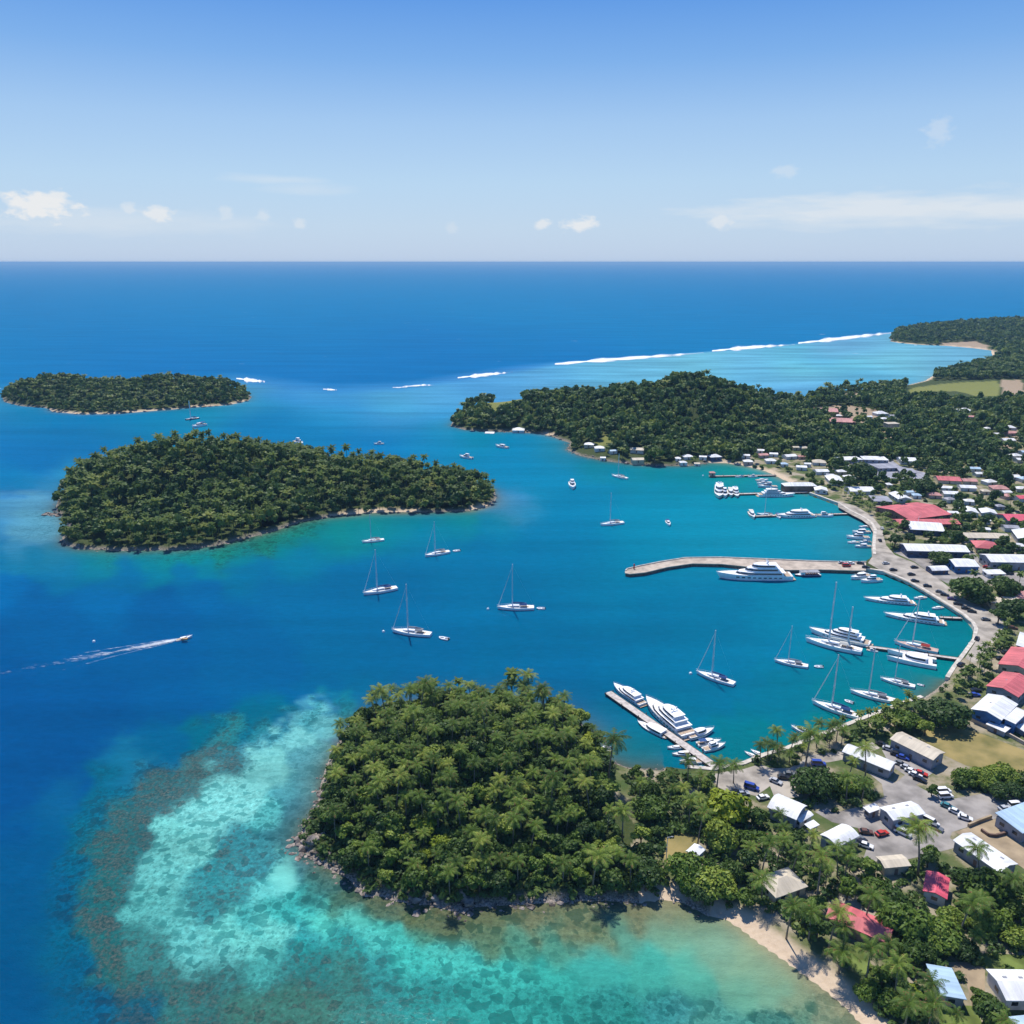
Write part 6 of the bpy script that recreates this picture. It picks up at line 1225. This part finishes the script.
SPEC = {  # name: (maker, length of the template)
 'sail_a': (lambda: make_sail('white', 'deck', 'bluec'), 15), 'sail_b': (lambda: make_sail('white', 'deck', 'grey'), 15), 'sail_c': (lambda: make_sail('white', 'deck', 'grey', jib=False), 15),
 'sail_red': (lambda: make_sail('white', 'wpink', 'redc'), 15), 'sail_navy': (lambda: make_sail('navy', 'deck', 'bluec', jib=False), 15), 'ketch': (lambda: make_sail('white', 'deck', 'cream', 2, False), 15),
 'cruise_a': (lambda: make_motor('white', 'navy'), 11), 'cruise_b': (lambda: make_motor('white', None, 'bluec'), 11), 'cruise_c': (lambda: make_motor('white', None, None, fly=True), 11), 'cruise_d': (lambda: make_motor('cream', 'redc', 'cream'), 11), 'open': (lambda: make_motor('white', None, None, kind='open'), 11),
 'yacht3': (lambda: make_yacht(45, 3), 45), 'yacht2': (lambda: make_yacht(30, 2, B=8, wide=True), 30), 'yachtbig': (lambda: make_yacht(40, 3, B=11, wide=True), 40), 'yachtlow': (lambda: make_yacht(36, 2, low=True, B=8.2), 36), 'ycream': (lambda: make_yacht(24, 2, B=6.5, hullm='cream'), 24),
 'cat': (lambda: make_cat(), 16), 'catn': (lambda: make_cat(masts=0), 16), 'din_w': (lambda: make_dinghy('white'), 3.6), 'din_g': (lambda: make_dinghy('grey'), 3.6), 'ferry': (make_ferry, 17)}
CATN = {'sail': 'sailboat', 'ketch': 'sailboat', 'cruise': 'motor boat', 'open': 'motor boat', 'yacht': 'yacht', 'ycream': 'yacht', 'cat': 'catamaran', 'din': 'dinghy', 'ferry': 'launch'}
BOATS = [
 ('sail_c',(362.5,542),(384,539.5),'small white sailboat anchored closest to the middle island shore'),('sail_b',(425.5,556),(449.5,551.5),'white sailboat with leaning looking forestay anchored off the middle island with a tender astern'),('sail_a',(364,594),(397,588),'white sailboat anchored below the middle island, left of the others'),
 ('sail_b',(393,631),(431,635),'white sailboat anchored in the channel, lowest on the left'),('sail_a',(498,608),(534,608),'white sailboat anchored alone in mid channel'),('sail_c',(601,525),(623.5,522.5),'white sailboat anchored beyond the end of the long pier'),('sail_c',(612,475.5),(627.5,478.5),'small sailboat anchored off the headland cottages'),
 ('sail_a',(697,672.5),(734.5,684.5),'white sailboat anchored in the middle of the harbour'),('sail_b',(775,660.5),(808,666.5),'low white sailboat left of the two masted yacht'),('sail_a',(813,702.5),(860,717.5),'largest white sailboat near the palm lined quay'),('sail_c',(851,691.5),(895,701.5),'white sailboat with dark deck gear before the palm quay'),('sail_c',(881,678.5),(915,686.8),'cream decked sailboat below the white catamaran'),
 ('sail_navy',(185.5,420),(199,418),'dark hulled sailboat between the two left islands'),('sail_red',(895,642.5),(938,652),'sailboat with reddish deck moored behind the catamaran'),('sail_c',(757,514),(776,516),'small sailboat on the upper pyramid yacht jetty'),
 ('cruise_b',(192,427.5),(206.5,424.5),'white motor boat beside the dark hulled sailboat'),('cruise_c',(303,444.5),(295,441.5),'white motor boat just above the middle island trees'),('cruise_c',(374,444),(384,443.5),'white motor boat in the channel behind the middle island'),('cruise_c',(460,456.5),(472.5,458.5),'white motor boat with short mast off the tip of the middle island'),
 ('cruise_a',(496,446),(508,448),'white motor boat anchored before the headland tip'),('cruise_c',(573,489),(571.5,483),'white motor boat facing the viewer in the channel'),('cruise_b',(669.5,525.5),(667,521),'tiny white motor boat alone above the long pier'),
 ('yacht3',(720,577),(791,577.5),'largest white motor yacht alongside the long pier'),('ferry',(795,575),(820,574.5),'open sided passenger launch with dark hull astern of the largest yacht'),
 ('yacht2',(615,686),(643,705),'smaller three deck yacht at the outer end of the long jetty'),('yachtbig',(648,702),(689,737),'broad white motor yacht filling the middle of the long jetty'),('yacht2s',(639,722),(667,736),'low rounded motor boat on the island side of the jetty'),
 ('cruise_a',(713,730),(688,737.5),'white motor boat lying across the stern of the broad yacht'),('cruise_b',(720,741),(697,744.5),'white motor boat second outward on the harbour side of the jetty root'),('cruise_c',(724.5,744.5),(703,750),'white motor boat nearest the shore on the harbour side of the jetty'),
 ('open',(667.5,747.5),(684,746.5),'small open boat uppermost on the island side of the jetty root'),('cruise_d',(672.5,754),(690,753.5),'cream motor boat second on the island side of the jetty root'),('cruise_a',(680,761.5),(701.5,761),'white motor boat third on the island side of the jetty root'),('open',(690.5,768),(706.5,767.5),'small white boat lowest on the island side of the jetty root'),
 ('din_g',(691,757),(697,756.5),'grey dinghy tucked between the boats at the jetty root'),('din_w',(603,746),(611,747),'white dinghy partly hidden by the trees of the near island'),('open',(600,752),(611,751),'small white boat behind the near island palms'),
 ('ketch',(804.5,640),(864,653),'large two masted white sailing yacht in front of the cabin yacht'),('yacht3',(812,631.5),(870,645),'tall white cabin yacht behind the two masted one'),('cruise_c',(876,651),(868.5,649.5),'small white tender at the end of the catamaran jetty'),
 ('catn',(888,655.5),(936,664.5),'long low white catamaran in front of the reddish decked sailboat'),('yachtlow',(886.5,615),(944,623),'long white yacht with fine bow below the upper one'),('yachtlow',(866,599),(914,603),'long white yacht with radar arch, upper of two'),('open',(914,598.5),(926,597),'white tender astern of the upper long yacht'),('open',(932,608.5),(943,607),'white tender astern of the lower long yacht'),
 ('cruise_a',(851,578.5),(870,575.5),'white motor boat left of two in the corner by the pier'),('cruise_c',(861,581.5),(881,579.8),'white motor boat right of two in the corner by the pier'),
 ('open',(859,526.8),(870,526.5),'uppermost boat of the row on the upper quay'),('cruise_a',(852.5,532.5),(870,532),'second boat of the row on the upper quay'),('cruise_c',(846.8,537.5),(869,538),'third and longest boat of the row on the upper quay'),('open',(847.6,542.5),(859,542),'small boat fourth in the row on the upper quay'),('cruise_b',(859,541.8),(871,541.8),'boat close to the wall in the upper quay row'),('cruise_a',(855,546.5),(871,546.3),'lowest boat of the row on the upper quay'),
 ('cruise_b',(735.5,476.8),(744,476.5),'small boat at the middle of the beach jetty'),('cruise_c',(748,476.8),(757,476.3),'white boat nearer the shore on the beach jetty'),('open',(768,480),(756,480.5),'small boat between the beach jetty and the upper yachts'),('cruise_c',(758,486.5),(777,487),'white cruiser behind the upper white yacht'),('cruise_b',(757,483.3),(769,483),'slim white boat behind the cruiser of the upper jetty'),
 ('yacht3',(793,495.5),(758,495.5),'white motor yacht alongside the upper jetty'),('ycream',(719,498),(719,488),'cream topped cruiser facing out at the end of the upper jetty'),('cruise_c',(725,498),(724,491),'white cruiser between two at the end of the upper jetty'),('ycream',(737,497),(734,490),'pinkish white cruiser nearest the upper jetty deck'),('cruise_d',(731,497),(730,491),'short cream boat squeezed in at the end of the upper jetty'),
 ('yacht2',(779,516.5),(813.5,515.5),'pyramid shaped white yacht on the second upper jetty'),('cruise_c',(833,516),(816,515.5),'white motor boat right of the pyramid shaped yacht'),('cruise_d',(754,518.5),(750,512.5),'pinkish boat lying end on at the tip of the second upper jetty'),('cruise_b',(780,518.5),(776.5,514.5),'short boat between the sailboat and the pyramid shaped yacht'),
 ('cruise_a',(791.5,726.5),(812,734.5),'launch moored at the palm quay'),('din_w',(795,736),(800,739.5),'white dinghy beside the launch at the palm quay'),('open',(745,751.5),(757,757),'left of two small boats at the quay corner'),('open',(751,749.5),(763,755),'right of two small boats at the quay corner'),
 ('din_w',(867,716),(876,714.5),'white dinghy under the palms right of the largest sailboat'),('din_w',(453,550.8),(460,550),'white tender astern of the sailboat off the middle island'),('din_w',(439.5,637),(448.5,639),'white tender astern of the lowest left sailboat'),('din_w',(537,607.8),(545,608),'white tender beside the mid channel sailboat'),('din_w',(814.5,666),(823,666),'white dinghy right of the low sailboat beside the two masted yacht'),
 ('din_w',(845,699.5),(853.5,702.5),'white dinghy between the two largest sailboats'),('din_w',(917.5,683.5),(924.5,685),'white tender behind the cream decked sailboat'),('din_g',(891,700.5),(900,702),'grey tender astern of the sailboat with dark deck gear'),('din_w',(969,643),(973,642),'small white boat against the basin quay')]
SPEC['yacht2s'] = (lambda: make_yacht(18, 1, B=6, low=True, arch=False), 18)
def place_boats():
    for k, bow, st, lab in BOATS:
        if k not in PROTO: PROTO[k] = SPEC[k][0](); o = PROTO[k]
        else: o = copy_tree(PROTO[k])
        a, b = P(*bow, .6), P(*st, .6); d = a - b; L_ = d.length
        L_ = min(max(L_, SPEC[k][1] * .45), SPEC[k][1] * 1.65); s = L_ / SPEC[k][1]; c = (a + b) / 2
        if k == 'ycream': s = max(s, .75)
        o.location = (c.x, c.y, 0); o.rotation_euler = (0, 0, math.atan2(d.y, d.x)); o.scale = (s, s * RNG.uniform(.94, 1.04), s)
        cat = [v for q, v in CATN.items() if k.startswith(q)][0]
        tag(o, lab, cat, None)
place_boats()
def buoy(px, py, lab):
    p = P(px, py); r = MB().tube([(0, 0, -.5), (0, 0, .1), (0, 0, .7), (0, 0, 1.0)], [.5, .7, .6, .2], 10); tag(r.build('buoy', M['white'], loc=(p.x, p.y, 0), smooth=True), lab, 'buoy')
buoy(690.5, 674, 'white mooring buoy left of the mid harbour sailboat'); buoy(383.5, 632, 'white mooring buoy left of the lowest left sailboat'); buoy(488, 609.5, 'white mooring buoy left of the mid channel sailboat'); buoy(703, 476, 'white buoy left of the clustered cruisers'); buoy(94, 642, 'tiny white buoy above the wake of the speedboat')
# speedboat and wake
o = copy_tree(PROTO['open']); a, b = P(191.5, 637.5), P(177, 641); d = a - b; o.location = ((a + b) / 2).to_tuple(); o.rotation_euler = (R(0), R(-3), math.atan2(d.y, d.x)); s = d.length / 11 * 1.1; o.scale = (s, s, s)
tag(o, 'white speedboat running fast ahead of a long foaming wake', 'speedboat')
p = P(185, 638.6, 1.5); mb = MB(); mb.box(-1.6, 1.2, -.7, .7, 0, .8); tag(mb.build('cushion', M['tan'], None, loc=(p.x, p.y, 1.3 * s)), 'orange tan seat pad in the speedboat', 'cushion')
def foam_mat(name, th, sx, sy, c=(.8, .84, .86)):
    m, N, L, B = newmat(name); B.inputs['Base Color'].default_value = (*c, 1); B.inputs['Roughness'].default_value = .8
    at = N.new('ShaderNodeAttribute'); at.attribute_name = 'dens'; tc = N.new('ShaderNodeNewGeometry'); mp = N.new('ShaderNodeMapping'); mp.inputs['Scale'].default_value = (sx, sy, 1); L.new(tc.outputs['Position'], mp.inputs[0])
    nz = N.new('ShaderNodeTexNoise'); nz.inputs['Scale'].default_value = 1; nz.inputs['Detail'].default_value = 6; nz.inputs['Roughness'].default_value = .7; L.new(mp.outputs[0], nz.inputs['Vector'])
    a = N.new('ShaderNodeMath'); a.operation = 'MULTIPLY_ADD'; a.inputs[1].default_value = 1.1; a.inputs[2].default_value = -.96; L.new(at.outputs['Fac'], a.inputs[0])
    b = N.new('ShaderNodeMath'); b.operation = 'ADD'; L.new(a.outputs[0], b.inputs[0]); L.new(nz.outputs[0], b.inputs[1])
    c_ = N.new('ShaderNodeMath'); c_.operation = 'MULTIPLY'; c_.use_clamp = True; c_.inputs[1].default_value = th; L.new(b.outputs[0], c_.inputs[0])
    t = N.new('ShaderNodeBsdfTransparent'); mx = N.new('ShaderNodeMixShader'); L.new(c_.outputs[0], mx.inputs[0]); L.new(t.outputs[0], mx.inputs[1]); L.new(B.outputs[0], mx.inputs[2]); L.new(mx.outputs[0], N['Material Output'].inputs['Surface'])
    return m
FOAM = foam_mat('surf foam', 2.4, .02, .09); WAKE = foam_mat('wake foam', 1.7, .3, .9)
def foam_band(name, pix, mat, label, z=.12, nseg=40, cross=8, wob=.3):
    """ribbon along pixel points (x, y, half height in px, density); densest along its middle"""
    pts = np.array(pix, float); s = np.concatenate([[0], np.cumsum(np.hypot(np.diff(pts[:, 0]), np.diff(pts[:, 1])))]); u = np.linspace(0, s[-1], nseg); q = [np.interp(u, s, pts[:, k]) for k in range(4)]
    V, D = [], []; rg_ = np.random.default_rng(2)
    nk = max(4, nseg // 4); kn = rg_.normal(size=nk); wv = np.interp(np.arange(nseg), np.linspace(0, nseg - 1, nk), kn); kn2 = np.interp(np.arange(nseg), np.linspace(0, nseg - 1, nk), rg_.normal(size=nk))
    for i in range(nseg):
        w_ = q[2][i] * max(.3, 1 + wv[i] * wob); q[3][i] *= min(1, max(.45, 1 - .22 * abs(kn2[i])))
        for j in range(cross + 1):
            t = j / cross * 2 - 1; p = P(q[0][i], q[1][i] + t * w_ * 1.2, z); V.append((p.x, p.y, z + (.5 if name == 'surf' else .25) * (1 - t * t) * q[3][i])); D.append(q[3][i] * (1 - abs(t) ** 1.4) * (1 if 0 < i < nseg - 1 else 0))
    F = [(i * (cross + 1) + j, i * (cross + 1) + j + 1, (i + 1) * (cross + 1) + j + 1, (i + 1) * (cross + 1) + j) for i in range(nseg - 1) for j in range(cross)]
    F = np.array(F)[:, ::-1]; tag(npmesh(name, V, F, [mat], smooth=True, attrs={'dens': np.array(D)}), label, None, None, 'stuff')
foam_band('wake', [(182,639,1.6,.92),(170,641,2.9,.82),(150,645.5,3.7,.72),(130,649,4.2,.62),(100,655,4.6,.58),(70,660,5.5,.5),(30,668,6.5,.42),(-20,677,7,.36)], WAKE, 'white foam trail behind the speedboat', wob=.1)
foam_band('wake', [(178,638.6,.5,.5),(160,641,.8,.62),(130,645.8,1.0,.58),(100,650.5,1.2,.5),(60,657,1.4,.36),(20,664,1.6,.2)], WAKE, 'thin upper arm of the speedboat wake', wob=.1)
foam_band('wake', [(178,641,.5,.5),(160,645.5,.8,.6),(130,652.5,1.1,.55),(100,660,1.4,.46),(60,671,1.6,.38),(20,684,1.8,.3)], WAKE, 'thin lower arm of the speedboat wake', wob=.1)
for pp in ([(553,364.3,1,.9),(565,363.5,2.4,1),(600,360.5,2.4,1),(640,357.6,2.2,1),(680,354.8,2,1),(706,352.4,1,.8)], [(711,351.2,1,.9),(730,349.2,2.4,1),(760,346.8,2.3,1),(796,344.6,1.4,.9)], [(797,343.4,1.2,.9),(820,341,2.6,1),(850,337.5,2.2,1),(880,334.2,2.4,1),(896,332.5,1.4,.9)],
           [(457,378,1,.8),(475,376,2.2,1),(495,373.8,2.2,1),(514,372,1,.8)], [(236,378.5,1,.8),(247,380,2.6,1),(262,381.5,2,.9),(270,383,1,.7)], [(323,389.2,1,.8),(331,389.8,1.5,.9),(339,390.3,.9,.6)], [(392,387.6,.9,.7),(400,387.6,1.3,.9),(410,386.3,1,.8),(425,385.2,1.4,.9),(437,385.5,.8,.6)], [(-40,385,2,.8),(0,388.5,1.6,.8),(4,390,1,.6)], [(930,326.8,.6,.6),(940,326.4,.9,.9),(948,326,.5,.6)]):
    foam_band('surf', pp, FOAM, None, nseg=60)
for i, o in enumerate([q for q in COL.objects if q.name.startswith('surf')]): o['label'] = 'white surf breaking along the outer reef edge'
build_vegetation(); build_rocks()
# ------------------------------------------------------------------ air
def haze():
    m = bpy.data.materials.new('thin sea haze'); m.use_nodes = True; N = m.node_tree.nodes; L = m.node_tree.links; N.remove(N['Principled BSDF'])
    v = N.new('ShaderNodeVolumePrincipled'); v.inputs['Color'].default_value = HAZE_COL; v.inputs['Density'].default_value = HAZE_DENS; v.inputs['Anisotropy'].default_value = 0.0
    L.new(v.outputs[0], N['Material Output'].inputs['Volume'])
    s = 60500; o = MB().box(-s, s, -s, s, -4.5, 181).build('haze', m); tag(o, kind='stuff')
HAZE_COL = (.36, .66, .97, 1); HAZE_DENS = 5.5e-5
haze()
